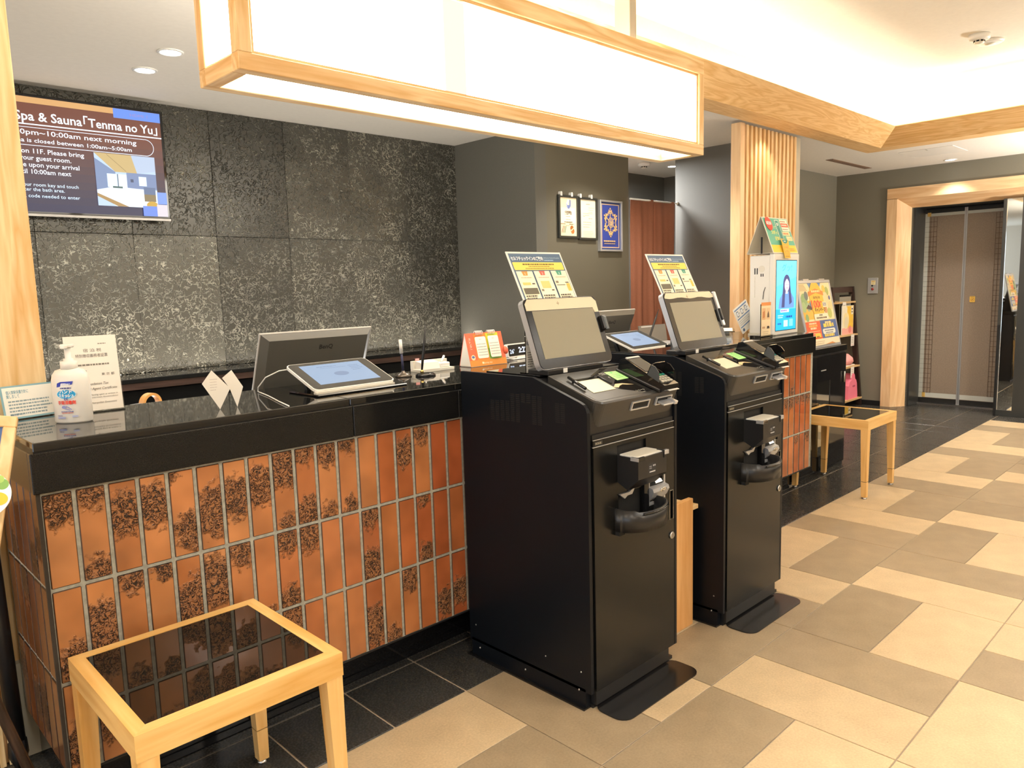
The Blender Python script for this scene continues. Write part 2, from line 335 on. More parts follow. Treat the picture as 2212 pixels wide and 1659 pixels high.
# ------------------------------------------------------------------ mesh builder
class MB:
    def __init__(s): s.v, s.f, s.mi, s.sm, s.mats = [], [], [], [], []
    def m(s, mt):
        if mt not in s.mats: s.mats.append(mt)
        return s.mats.index(mt)
    def add(s, vs_, fs, mt, T=None, smooth=False):
        o = len(s.v)
        for p in vs_:
            p = Vector(p); s.v.append(tuple(T @ p) if T else tuple(p))
        i = s.m(mt)
        for f in fs: s.f.append([o+k for k in f]); s.mi.append(i); s.sm.append(smooth)
        return s
    def box(s, x0, y0, z0, x1, y1, z1, mt, T=None, c=0.0):
        if c <= 0:
            v = [(x0, y0, z0), (x1, y0, z0), (x1, y1, z0), (x0, y1, z0), (x0, y0, z1), (x1, y0, z1), (x1, y1, z1), (x0, y1, z1)]
            return s.add(v, [(0, 3, 2, 1), (4, 5, 6, 7), (0, 1, 5, 4), (1, 2, 6, 5), (2, 3, 7, 6), (3, 0, 4, 7)], mt, T)
        lo, hi = (x0, y0, z0), (x1, y1, z1); v = []; ix = {}
        for sx in (0, 1):
            for sy in (0, 1):
                for sz in (0, 1):
                    b = [hi[0] if sx else lo[0], hi[1] if sy else lo[1], hi[2] if sz else lo[2]]
                    sg = (-1 if sx else 1, -1 if sy else 1, -1 if sz else 1)
                    for a in range(3):
                        p = [b[j] + (0 if j == a else sg[j]*c) for j in range(3)]
                        ix[(sx, sy, sz, a)] = len(v); v.append(p)
        fs = []
        for a in range(3):
            b_, c_ = (a+1) % 3, (a+2) % 3
            for sa in (0, 1):
                q = []
                for (p, r) in ((0, 0), (1, 0), (1, 1), (0, 1)):
                    k = [0, 0, 0]; k[a] = sa; k[b_] = p; k[c_] = r; q.append(ix[(*k, a)])
                fs.append(q)
        for a in range(3):
            b_, c_ = (a+1) % 3, (a+2) % 3
            for p in (0, 1):
                for r in (0, 1):
                    k0 = [0, 0, 0]; k0[b_] = p; k0[c_] = r; k1 = list(k0); k1[a] = 1
                    fs.append([ix[(*k0, b_)], ix[(*k1, b_)], ix[(*k1, c_)], ix[(*k0, c_)]])
        for sx in (0, 1):
            for sy in (0, 1):
                for sz in (0, 1): fs.append([ix[(sx, sy, sz, a)] for a in range(3)])
        return s.add(v, fs, mt, T)
    def prism(s, pts, axis, a, b, mt, T=None, smooth=False):
        n = len(pts)
        def P(p, t):
            return {'x': (t, p[0], p[1]), 'y': (p[0], t, p[1]), 'z': (p[0], p[1], t)}[axis]
        v = [P(p, a) for p in pts] + [P(p, b) for p in pts]
        s.add(v, [list(range(n)), list(range(2*n-1, n-1, -1))], mt, T)
        o = len(s.v) - 2*n; i = s.m(mt)
        for k in range(n):
            s.f.append([o+k, o+(k+1) % n, o+n+(k+1) % n, o+n+k]); s.mi.append(i); s.sm.append(smooth)
        return s
    def lathe(s, prof, c, mt, n=24, T=None, smooth=True, sx=1.0, sy=1.0):
        v, fs = [], []
        for (r, z) in prof:
            for k in range(n):
                a = 2*PI*k/n; v.append((c[0]+r*math.cos(a)*sx, c[1]+r*math.sin(a)*sy, c[2]+z))
        m = len(prof)
        for j in range(m-1):
            for k in range(n): fs.append([j*n+k, j*n+(k+1) % n, (j+1)*n+(k+1) % n, (j+1)*n+k])
        s.add(v, fs, mt, T, smooth)
        o = len(s.v)-len(v); i = s.m(mt)
        if prof[0][0] > 1e-5: s.f.append([o+k for k in range(n)][::-1]); s.mi.append(i); s.sm.append(False)
        if prof[-1][0] > 1e-5: s.f.append([o+(m-1)*n+k for k in range(n)]); s.mi.append(i); s.sm.append(False)
        return s
    def tube(s, path, r, mt, n=8, T=None):
        rs = r if isinstance(r, (list, tuple)) else [r]*len(path)
        v, fs = [], []; path = [Vector(p) for p in path]; up = None
        for i, p in enumerate(path):
            d = (path[min(i+1, len(path)-1)] - path[max(i-1, 0)]).normalized()
            if up is None: up = Vector((0, 0, 1)) if abs(d.z) < .9 else Vector((1, 0, 0))
            a = d.cross(up)
            if a.length < 1e-4: a = d.cross(Vector((0, 1, 0)))
            a.normalize(); b = a.cross(d); up = b
            for k in range(n):
                t = 2*PI*k/n; v.append(tuple(p + (a*math.cos(t)+b*math.sin(t))*rs[i]))
        m = len(path)
        for j in range(m-1):
            for k in range(n): fs.append([j*n+k, j*n+(k+1) % n, (j+1)*n+(k+1) % n, (j+1)*n+k])
        s.add(v, fs, mt, T, True); o = len(s.v)-len(v); i = s.m(mt)
        s.f.append([o+k for k in range(n)][::-1]); s.mi.append(i); s.sm.append(False)
        s.f.append([o+(m-1)*n+k for k in range(n)]); s.mi.append(i); s.sm.append(False)
        return s
    def rod(s, a, b, r, mt, n=10, T=None): return s.tube([a, b], r, mt, n, T)
    def rrect(s, x0, y0, x1, y1, r, z0, z1, mt, T=None, n=5):
        return s.prism(rr(x0, y0, x1, y1, r, n), 'z', z0, z1, mt, T)
    def build(s, name, parent=None, loc=None, rot=None, fix=True):
        me = bpy.data.meshes.new(name); me.from_pydata(s.v, [], s.f)
        for mt in s.mats: me.materials.append(mt)
        me.polygons.foreach_set('material_index', s.mi); me.polygons.foreach_set('use_smooth', s.sm)
        if fix:
            bm = bmesh.new(); bm.from_mesh(me); bmesh.ops.recalc_face_normals(bm, faces=bm.faces); bm.to_mesh(me); bm.free()
        me.update()
        return link(name, me, parent, loc, rot)
def rr(x0, y0, x1, y1, r, n=5):
    p = []
    for (cx, cy, a0) in ((x1-r, y0+r, -90), (x1-r, y1-r, 0), (x0+r, y1-r, 90), (x0+r, y0+r, 180)):
        for k in range(n+1):
            a = R(a0+90*k/n); p.append((cx+r*math.cos(a), cy+r*math.sin(a)))
    return p
def link(name, me, parent=None, loc=None, rot=None):
    o = bpy.data.objects.new(name, me); col.objects.link(o)
    if parent: o.parent = parent
    if loc: o.location = loc
    if rot: o.rotation_euler = rot
    return o
def tag(o, label, cat, group=None, kind=None):
    o['label'] = label; o['category'] = cat
    if group: o['group'] = group
    if kind: o['kind'] = kind
    return o
def thing(name, label, cat, loc=(0, 0, 0), rotz=0., group=None, rot=None):
    o = bpy.data.objects.new(name, None); o.empty_display_size = .05; col.objects.link(o)
    o.location = loc; o.rotation_euler = rot or (0, 0, rotz)
    return tag(o, label, cat, group)
def struct(o, label=None, cat=None):
    o['kind'] = 'structure'
    if label: o['label'] = label
    if cat: o['category'] = cat
    return o
def copy_tree(o, parent=None):
    c = o.copy(); col.objects.link(c)
    if parent: c.parent = parent
    for ch in list(o.children): copy_tree(ch, c)
    return c
def FM(o, xd, yd):
    x = Vector(xd).normalized(); y = Vector(yd).normalized(); z = x.cross(y)
    T = Matrix.Identity(4)
    for i in range(3): T[i][0], T[i][1], T[i][2], T[i][3] = x[i], y[i], z[i], o[i]
    return T

# ------------------------------------------------------------------ flat print: rectangles, shapes and real lettering
_tc = {}
def text_mesh(t, bold=0.0):
    k = (t, bold)
    if k in _tc: return _tc[k]
    cu = bpy.data.curves.new('lettering', 'FONT'); cu.body = t; cu.size = 1.0; cu.resolution_u = 2; cu.offset = bold
    o = bpy.data.objects.new('lettering', cu)
    me = o.to_mesh()
    v = [tuple(p.co) for p in me.vertices]; f = [list(p.vertices) for p in me.polygons]
    o.to_mesh_clear(); bpy.data.objects.remove(o); bpy.data.curves.remove(cu)
    _tc[k] = (v, f); return _tc[k]
class Print:
    def __init__(s, e=None): s.b = MB(); s.z = 0.0; s.e = e; s.rnd = random.Random(5)
    def c(s, h): return pe(h, s.e) if s.e else pm(h)
    def lay(s): s.z += .00012; return s.z
    def poly(s, pts, h):
        z = s.lay(); s.b.add([(x, y, z) for x, y in pts], [list(range(len(pts)))], s.c(h)); return s
    def rect(s, x, y, w_, h_, c): return s.poly([(x, y), (x+w_, y), (x+w_, y+h_), (x, y+h_)], c)
    def rrect(s, x, y, w_, h_, r, c): return s.poly(rr(x, y, x+w_, y+h_, r, 4), c)
    def disc(s, x, y, r, c, sy=1.0, n=24, a0=0, a1=360):
        p = [(x+r*math.cos(R(a0+(a1-a0)*k/n)), y+r*sy*math.sin(R(a0+(a1-a0)*k/n))) for k in range(n + (0 if a1-a0 == 360 else 1))]
        return s.poly(p, c)
    def line(s, x0, y0, x1, y1, t, c):
        d = Vector((x1-x0, y1-y0)); n_ = Vector((-d.y, d.x)).normalized()*t/2
        return s.poly([(x0-n_.x, y0-n_.y), (x1-n_.x, y1-n_.y), (x1+n_.x, y1+n_.y), (x0+n_.x, y0+n_.y)], c)
    def text(s, t, x, y, h, c, al='l', bold=0.0, w=None, it=0.0, vertical=False):
        if vertical:
            for i, ch in enumerate(t): s.text(ch, x, y-i*h*1.15, h, c, 'c', bold)
            return s
        v, f = text_mesh(t, bold)
        if not v: return s
        x0 = min(p[0] for p in v); x1 = max(p[0] for p in v)
        k = h/0.73; kx = w/(x1-x0) if w else k
        wd = (x1-x0)*kx; ox = x - (0 if al == 'l' else wd/2 if al == 'c' else wd)
        z = s.lay()
        s.b.add([(ox+(p[0]-x0)*kx + it*p[1]*k, y+p[1]*k, z) for p in v], f, s.c(c)); return s
    def lines(s, x, y, w_, n, dy, h, c, al='l', fill=.9):
        z = s.lay(); vs_, fs = [], []
        for i in range(n):
            L_ = w_*s.rnd.uniform(fill-.25, fill) if i == n-1 else w_*s.rnd.uniform(fill-.05, min(1, fill+.08))
            cx = x + (0 if al == 'l' else (w_-L_)/2); e = cx+L_; yy = y-i*dy
            while cx < e:
                l = s.rnd.uniform(h*.7, h*2.2); l = min(l, e-cx); o = len(vs_)
                vs_ += [(cx, yy, z), (cx+l, yy, z), (cx+l, yy+h, z), (cx, yy+h, z)]; fs.append([o, o+1, o+2, o+3]); cx += l + h*.35
        s.b.add(vs_, fs, s.c(c)); return s
    def build(s, name, parent, T):
        s.b.v = [tuple(T @ Vector(p)) for p in s.b.v]
        return s.b.build(name, parent, fix=False)
# ================================================================== STRUCTURE
CZ = 2.48       # ceiling over the desk and the lift
# ---- floor: concrete bed plus every tile as its own piece
floor = struct(MB().box(-4.2, -4.2, -.12, 9.0, 4.8, -.004, M['floor_joint']).build('floor'), 'stone floor of beige and tan slabs with a charcoal border')
tile_me = {}
def slab(x0, y0, x1, y1, kind, c=.0012, g=.0019):
    if kind == 'black_tile': g = .0036
    wx, wy = round(x1-x0, 4), round(y1-y0, 4); k = (wx, wy, kind)
    if k not in tile_me:
        o = MB().box(-wx/2+g, -wy/2+g, -.004, wx/2-g, wy/2-g, 0.0, M[kind], c=c).build('tile', floor, ((x0+x1)/2, (y0+y1)/2, 0)); tile_me[k] = o.data
    else:
        o = link('tile', tile_me[k], floor, ((x0+x1)/2, (y0+y1)/2, 0))
    return o
X0 = 1.572
def pat(row, k):   # the 1.2 m repeat of the slabs: tall light, tall tan, light over tan
    ya = 1.892 - .6*row; x = X0 + .3*k
    ph = (k - (0 if row % 2 == 0 else 3)) % 4
    if row % 2 == 0:
        if ph == 0: slab(x, ya-.6, x+.3, ya, 'tan_tile')
        elif ph == 1: slab(x, ya-.6, x+.3, ya, 'light_tile')
        elif ph == 2:
            slab(x, ya-.3, x+.6, ya, 'light_tile'); slab(x, ya-.6, x+.6, ya-.3, 'tan_tile')
    else:
        if ph == 3: slab(x, ya-.6, x+.3, ya, 'light_tile')
        elif ph == 0: slab(x, ya-.6, x+.3, ya, 'tan_tile')
        elif ph == 1:
            slab(x, ya-.3, x+.6, ya, 'tan_tile'); slab(x, ya-.6, x+.6, ya-.3, 'light_tile')
for row, k0, k1 in ((0, -6, 21), (1, -5, 21), (2, -4, 21), (3, -4, 10)):
    for k in range(k0, k1+1): pat(row, k)
bed = MB().box(-4.2, -4.2, -.004, X0-.3*4, 1.892-2.4, -.0005, M['light_tile']).box(X0-.3*4, -4.2, -.004, 8.17, 1.892-2.4, -.0005, M['tan_tile'])
bed.box(-4.2, -.508, -.004, X0-1.8, 4.7, -.0005, M['light_tile'])
bed.build('floor_field', floor)['kind'] = 'stuff'
for k in range(-6, 23):
    x = X0 + .3*k
    slab(x, 1.892, x+.3, 2.192, 'black_tile')
    slab(x, 2.192, x+.3, 2.236 if x < 4.7 else 2.492, 'black_tile')
    if x > 4.7:
        for y in (2.492, 2.792, 3.092): slab(x, y, x+.3, y+.3, 'black_tile')
for y in (1.592, 1.292, .992, .692): slab(8.172, y, 8.47, y+.3, 'black_tile')
for y in (1.892, 2.192, 2.492): slab(8.47, y, 8.87, y+.3, 'black_tile')
MB().box(-1.5, 2.236, -.004, 4.5, 4.6, -.001, M['black_tile']).build('staff_floor', floor)

# ---- back wall with crinkled black panels
wb = struct(MB().box(-1.5, 4.59, 0, 4.1, 4.75, 2.9, M['wall_dark']).build('wall_back'))
pk = None
for i in range(9):
    x1 = 3.888-.48*i; x0 = x1-.48
    for (z0, z1, nm_) in ((.955, 1.742, 'a'), (1.742, 2.479, 'b')):
        if i == 0 and nm_ == 'a' or i == 0 and nm_ == 'b':
            o = MB().box(-.2393, -.010, -(z1-z0)/2+.0008, .2393, .010, (z1-z0)/2-.0008, M['stone'], c=.0018).build('panel', wb, ((x0+x1)/2, 4.580, (z0+z1)/2))
            tile_me[nm_] = o.data
        else:
            o = link('panel', tile_me[nm_], wb, ((x0+x1)/2, 4.580 + .0015*((i*7+len(nm_)) % 3-1), (z0+z1)/2))
# other walls of the desk area
struct(MB().box(3.888, 3.72, 0, 4.0, 4.59, 2.6, M['wall_grey']).build('wall_side'))
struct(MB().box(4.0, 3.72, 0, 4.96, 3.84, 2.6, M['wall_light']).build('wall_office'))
struct(MB().box(5.62, 2.95, 0, 5.74, 3.72, 2.6, M['wall_dark']).build('wall_partition'))
struct(MB().box(3.6, 4.66, 0, 6.95, 4.78, 2.6, M['wall_grey']).box(6.83, 3.64, 0, 6.95, 4.66, 2.6, M['wall_grey']).build('wall_corridor'))
struct(MB().box(5.745, 3.515, 0, 8.55, 3.64, 2.6, M['wall_warm']).build('wall_alcove'))
# lift wall with its opening
struct(MB().box(8.43, 2.95, 0, 8.95, 3.52, 2.6, M['wall_warm']).box(8.43, -.6, 2.26, 8.95, 2.95, 2.6, M['wall_warm'])
       .box(8.43, -4.2, 0, 8.95, .0, 2.6, M['wall_warm']).build('wall_lift'))
struct(MB().box(8.415, 2.985, 0, 8.43, 3.515, .055, M['black']).box(5.74, 3.50, 0, 8.415, 3.515, .055, M['black']).build('baseboard_alcove'))
# pillar at the left end of the counter
struct(MB().box(-1.6, 2.625, 0, .568, 2.80, 2.6, M['oak'], c=.003).build('wall_left'), 'pale oak clad pillar at the left end of the counter')
# lobby walls around the viewer: glazed entrance on the left, plain walls behind
lw = struct(MB().box(-4.2, -4.2, 0, -4.05, -2.6, 2.9, M['lobby']).box(-4.2, 2.4, 0, -4.05, 4.8, 2.9, M['lobby']).box(-4.2, -2.6, 2.35, -4.05, 2.4, 2.9, M['lobby'])
            .box(-4.05, 2.66, 0, -1.6, 2.8, 2.9, M['lobby']).build('wall_entrance'))
for y in (-1.35, -.1, 1.15): MB().box(-4.16, y-.03, 0, -4.09, y+.03, 2.35, M['black']).build('mullion', lw)
struct(MB().box(-4.05, -4.2, 0, 8.43, -4.05, 2.9, M['lobby']).build('wall_front'))
# ---- ceilings
cl = MB()
cl.box(-4.2, 2.655, CZ, 9.0, 4.8, CZ+.08, M['ceiling']).box(6.992, -4.2, CZ, 9.0, 2.655, CZ+.08, M['ceiling'])
cl.box(-4.2, -4.2, CZ, -2.2, 2.655, CZ+.08, M['ceiling']).box(-2.2, -4.2, CZ, 7.015, -3.4, CZ+.08, M['ceiling'])
ceil = struct(cl.build('ceiling'), 'low beige ceiling over the desk and the lift')
co = MB()
co.box(-2.2, -3.4, 2.86, 7.015, 2.655, 2.94, M['coffer'])
co.box(-2.2, 2.62, CZ+.08, 7.015, 2.655, 2.86, M['coffer']).box(6.98, -3.4, CZ+.08, 7.015, 2.62, 2.86, M['coffer'])
co.box(-2.2, -3.4, CZ+.08, -2.16, 2.62, 2.86, M['coffer']).box(-2.2, -3.4, CZ+.08, 7.015, -3.36, 2.86, M['coffer'])
struct(co.build('ceiling_2'), 'raised coffer of the ceiling washed by cove light')
# cove boards: sloping oak boards around the coffer
def board(axis, a, b, p, q, flip):
    # p: (in,z) lower front edge, q: upper lip; profile in (in, z)
    pass
s_ = .172
cv = MB()
P_ = [(0, 2.46), (.174, 2.46), (.174, 2.482), (.014, 2.482), (-.151, 2.60), (-.172, 2.59)]      # (set back, height)
def mitre(f0, f1, mt):
    n = len(P_); v = [f0(s, z) for s, z in P_] + [f1(s, z) for s, z in P_]
    return MB().add(v, [list(range(n)), list(range(2*n-1, n-1, -1))] + [[k, (k+1) % n, n+(k+1) % n, n+k] for k in range(n)], mt)
cv = mitre(lambda s, z: (-2.2, 2.481+s, z), lambda s, z: (6.818+s, 2.481+s, z), M['board_x'])
b1 = struct(cv.build('trim_1'), 'oak cove board along the desk side of the raised ceiling')
cv = MB()
cv = mitre(lambda s, z: (6.818+s, -3.4, z), lambda s, z: (6.818+s, 2.481+s, z), M['board_y'])
b2 = struct(cv.build('trim_2'), 'oak cove board along the lift side of the raised ceiling')
cv = MB()
cv.prism([(-3.2, 2.46), (-3.4, 2.46), (-3.4, 2.482), (-3.215, 2.482), (-3.05, 2.60), (-3.03, 2.59)], 'x', -2.2, 7.0, M['board_x'])
cv.prism([(-2.0, 2.46), (-2.2, 2.46), (-2.2, 2.482), (-2.015, 2.482), (-1.85, 2.60), (-1.83, 2.59)], 'y', -3.4, 2.655, M['board_y'])
b3 = struct(cv.build('trim_3'))
# LED strips lying in the trough
MB().box(-2.0, 2.54, 2.484, 6.9, 2.58, 2.50, M['cove']).build('cove_light_strip', b1)
MB().box(6.89, -3.2, 2.484, 6.93, 2.5, 2.50, M['cove']).build('cove_light_strip', b2)
MB().box(-2.0, -3.32, 2.484, 6.9, -3.28, 2.50, M['cove']).build('cove_light_strip', b3)
MB().box(-2.12, -3.2, 2.484, -2.08, 2.5, 2.50, M['cove']).build('cove_light_strip', b3)

# ================================================================== LIFT
lift = thing('lift', 'lift with taupe double doors in a pale wood surround', 'lift', (8.43, 2.36, 0))
lift['kind'] = 'structure'
fr = MB()
yL = .62   # outer left edge of the surround, local y
fr.prism([(-.02, yL), (.0, yL), (.15, yL-.185), (.15, yL-.20), (.13, yL-.20), (-.02, yL-.10)], 'z', 0, 2.18, M['frame_wood'])
fr.build('surround_upright', lift)
fr = MB()
fr.prism([(-.02, 2.284), (.0, 2.284), (.15, 2.10), (.15, 2.085), (.13, 2.085), (-.02, 2.176)], 'y', -2.3, yL, wood('lift_surround_wood_lengthwise', '#dcae7c', '#efcda0', 'y', figure=.6))
fr.build('surround_header', lift)
MB().box(.13, .385, 0, .46, .42, 2.1, M['lift_grey']).box(.128, .405, 0, .14, .435, 2.085, M['chrome']).build('jamb', lift)
MB().box(.13, -1.7, 2.085, .46, .42, 2.12, M['lift_grey']).build('jamb_head', lift)
MB().box(.455, -2.6, 0, .47, .42, 2.3, M['void']).build('shaft_back', lift)
MB().box(.40, -.42, .0, .455, .39, .012, M['steel']).build('sill', lift)
for sgn, y0, y1 in ((1, .008, .385), (-1, -.385, -.008)):
    lf = MB().box(.435, y0, .012, .45, y1, 2.07, M['lift_panel'], c=.002).build('door_leaf', lift)
    p = Print()
    W = y1-y0
    T = FM((.4348, y1, .012), (0, -1, 0), (0, 0, 1))
    if sgn > 0:
        p.rect(0, 0, W, .055, '#1c1b1a'); p.rect(0, .06, W, .05, '#c9cbc4'); p.rect(.0, .055, .04, 1.99, '#c6cac3'); p.rect(0, 1.99, W, .055, '#c6cac3'); p.rect(0, 2.02, W, .04, '#20201f')
        p.rect(.035, .06, .032, .05, '#d9b15c'); p.rect(.02, 1.99, .035, .04, '#d9b15c')
        gx = [.055, .085, .115]; 
        for z in [.11+.052*i for i in range(36)]: p.rect(.04, z, .075, .0035, '#5a4330')
        for x in gx: p.rect(x, .11, .0035, 1.87, '#5a4330')
        for z in [.11+.052*i for i in range(36)]: p.rect(0, z, .04, .003, '#8d918b')
    else:
        p.rect(0, 0, W, .055, '#1c1b1a'); p.rect(0, .06, W, .05, '#c9cbc4'); p.rect(W-.04, .055, .04, 1.99, '#c6cac3'); p.rect(0, 1.99, W, .055, '#c6cac3'); p.rect(0, 2.02, W, .04, '#20201f')
        for z in [.11+.052*i for i in range(36)]: p.rect(W-.115, z, .075, .0035, '#5a4330')
        for x in (W-.115, W-.085, W-.055): p.rect(x, .11, .0035, 1.87, '#5a4330')
        p.rrect(.06, 1.085, .05, .062, .008, '#f1c65c'); p.disc(.085, 1.113, .017, '#b9812a'); p.disc(.085, 1.113, .014, '#f1c65c'); p.line(.073, 1.101, .097, 1.125, .003, '#b9812a'); p.disc(.085, 1.113, .006, '#b9812a')
        p.rect(.067, 1.137, .036, .004, '#8a6a2a')
    p.build('door_print', lf, T)
    MB().box(.431, (y0 if sgn > 0 else y1)-.007, .012, .45, (y0 if sgn > 0 else y1)+.007, 2.07, M['silver']).build('edge_strip', lf)
# mirrored sliding leaf standing in front of the lift's right side
md = thing('mirrored_leaf', 'dark framed tall mirror leaf at the right side of the lift', 'mirror', (8.46, 1.94, 0), R(1.5))
mf = MB()
mf.box(0, -.028, 0.002, .05, 0, 2.085, M['lift_grey']).box(0, -.85, .002, .05, -.155, 2.085, M['lift_grey']).box(0, -.155, .002, .05, -.028, .058, M['lift_grey'])
mf.build('frame', md)
MB().box(.012, -.155, .058, .04, -.028, 2.085, M['mirror']).build('mirror_panel', md)
MB().box(-.016, -.022, .002, 0, -.004, .89, M['black']).build('edge_guard', md)
MB().box(.004, -.030, .058, .012, -.026, 2.085, M['chrome']).build('glass_bead', md)
# call panel on the grey wall
cp = thing('call_panel', 'grey metal control plate with a red button on the wall beside the lift', 'wall plate', (8.43, 3.10, 1.291))
MB().box(-.012, -.052, -.084, 0, .052, .084, M['silver'], c=.003).build('plate', cp)
T = FM((-.0125, .052, -.084), (0, -1, 0), (0, 0, 1))
p = Print(); p.rect(.035, .095, .045, .045, '#e9d9a8'); p.rect(.04, .128, .035, .008, '#b98a3a'); p.lines(.04, .12, .035, 3, .009, .004, '#8a7a5a'); p.build('notice', cp, T)
MB().lathe([(.014, 0), (.014, .004), (.010, .007), (0, .008)], (0, 0, 0), mat('dark_red_button', '#8a2a22', .4), 16, FM((-.012, .0, -.035), (0, -1, 0), (0, 0, 1))).build('button', cp)
MB().lathe([(.010, 0), (.010, .003), (0, .004)], (0, 0, 0), M['black'], 12, FM((-.012, .004, .002), (0, -1, 0), (0, 0, 1))).build('keyhole', cp)

# ================================================================== SLATTED COLUMN
colm = thing('slatted_column', 'column clad with upright pale oak slats behind the counter end', 'column', (4.886, 2.688, 0))
colm['kind'] = 'structure'
MB().box(.0, .030, 0, .84, .075, 2.46, M['oak']).build('core', colm)
MB().box(-.03, .0, 0, .03, .075, 2.46, M['frame_wood'], c=.002).build('side_board', colm)
MB().box(.84, .02, 0, .918, .075, 2.46, M['paper_wall']).build('return_strip', colm)
sm = None
for i in range(13):
    x = .065+.0605*i
    if sm is None:
        o = MB().box(-.016, -.002, 0, .016, .032, 2.455, M['oak'], c=.002).build('slat', colm, (x, 0, 0)); sm = o.data
    else: link('slat', sm, colm, (x, 0, 0))
# slatted cladding at the lower left, below the pillar
sl = thing('slatted_cladding', 'row of thin upright pale slats on the wall left of the tiled counter', 'wall cladding', (.400, 2.60, 0))
MB().box(-.50, .005, .0, .0, .024, .98, M['oak']).build('backing', sl)
sm = None
for i in range(20):
    x = -.012-.024*i
    if sm is None: o = MB().box(-.008, -.018, .0, .008, .006, .98, M['oak'], c=.0015).build('slat', sl, (x, 0, 0)); sm = o.data
    else: link('slat', sm, sl, (x, 0, 0))
MB().box(.0, -.005, 0, .07, .024, .30, M['paper_wall']).build('base_block', sl)

# ================================================================== LANTERN
ln = thing('ceiling_lantern', 'long hanging oak box lantern with glowing white panels over the counter', 'lantern', (.98, 2.048, 2.0))
Lx, Ly, Lz = 2.362, .264, .440
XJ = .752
ox = MB()
t = .042
for (z0, z1, nm_) in ((0, .048, 'bottom_rail'), (Lz-.062, Lz, 'top_rail')):
    for y0 in (0, Ly-t): MB().box(0, y0, z0, Lx, y0+t, z1, M['oak_x'], c=.002).build(nm_, ln)
    for x0 in (0, Lx-t): MB().box(x0, t, z0, x0+t, Ly-t, z1, M['oak_y'], c=.002).build(nm_, ln)
for x0 in (0, Lx-t):
    for y0 in (0, Ly-t): MB().box(x0, y0, .048, x0+t, y0+t, Lz-.062, M['oak'], c=.002).build('corner_post', ln)
# inner beads that hold the panels
bd = MB()
for y0 in (.010, Ly-.022):
    bd.box(t, y0, .048, Lx-t, y0+.012, .058, M['oak_x']).box(t, y0, Lz-.072, Lx-t, y0+.012, Lz-.062, M['oak_x'])
    bd.box(t, y0, .058, t+.010, y0+.012, Lz-.072, M['oak']).box(Lx-t-.010, y0, .058, Lx-t, y0+.012, Lz-.072, M['oak'])
for x0 in (.010, Lx-.022):
    bd.box(x0, t, .048, x0+.012, Ly-t, .056, M['oak_y']).box(x0, t, Lz-.070, x0+.012, Ly-t, Lz-.062, M['oak_y'])
bd.build('glazing_bead', ln)
for y0 in (.024, Ly-.030):
    for a, b in ((t, XJ+.046), (XJ+.048, Lx-t)): MB().box(a, y0, .048, b, y0+.006, Lz-.062, M['lantern']).build('glowing_panel', ln)
for x0 in (.024, Lx-.030): MB().box(x0, t, .048, x0+.006, Ly-t, Lz-.062, M['lantern']).build('glowing_panel', ln)
MB().box(t, t, .36, Lx-t, Ly-t, .372, M['lantern']).build('glowing_panel', ln)
for y0 in (.0225, Ly-.0315): MB().box(XJ, y0, .060, XJ+.094, y0+.009, Lz-.074, M['lantern_support_shade']).build('support_shadow', ln)  # dimmer strip standing for the inner support's shadow
hp = thing('lantern_hanger', 'beige square post hanging the box lantern from the raised ceiling', 'post', (2.86, 2.13, 2.43))
MB().box(0, 0, 0, .05, .085, .43, M['post'], c=.002).build('post', hp)
MB().box(-.01, -.01, .42, .06, .095, .431, M['post']).build('ceiling_plate', hp)

# ================================================================== CEILING FITTINGS
def downlight(x, y, label, r=.045, e=60, power=True, spot=95):
    d = thing('downlight', label, 'downlight', (x, y, CZ), group='ceiling downlights')
    MB().lathe([(r+.012, .002), (r+.012, -.004), (r, -.006), (r, .001)], (0, 0, 0), M['white'], 28).build('ring', d)
    MB().lathe([(0, -.002), (r*.98, -.002)], (0, 0, 0), M['dl'], 28).build('lens', d)
    if power: lamp('downlight_beam', 'SPOT', (x, y, CZ-.012), e, (1.0, .92, .82), .04, spot=R(spot))
downlight(1.40, 3.593, 'lit round ceiling downlight above the desk, nearer the lantern')
downlight(1.408, 3.946, 'lit round ceiling downlight above the desk, nearer the black wall')
downlight(6.234, 4.156, 'lit downlight in the corridor behind the curtain', e=18)
downlight(8.226, 2.349, 'lit downlight in front of the lift surround', e=34)
# further downlights of the desk ceiling, hidden by the lantern, that wash the panelled wall
for x in (.75, 1.9, 2.75): lamp('downlight_beam', 'SPOT', (x, 3.95, CZ-.01), 55, (1.0, .92, .82), .04, spot=R(110))
lamp('downlight_beam', 'SPOT', (5.15, 2.58, 2.455), 10, (1.0, .88, .70), .03, spot=R(110))
lamp('downlight_beam', 'SPOT', (7.1, 3.0, CZ-.01), 85, (1.0, .90, .78), .04, spot=R(120))  # unseen spot with no fitting, placed to brighten the alcove wall
lamp('downlight_beam', 'SPOT', (7.6, 1.2, CZ-.01), 50, (1.0, .90, .78), .04, spot=R(120))
lamp('downlight_beam', 'SPOT', (4.4, 3.2, CZ-.01), 60, (1.0, .90, .78), .04, spot=R(120))
lamp('downlight_beam', 'SPOT', (3.0, 3.0, CZ-.01), 45, (1.0, .90, .78), .04, spot=R(120))
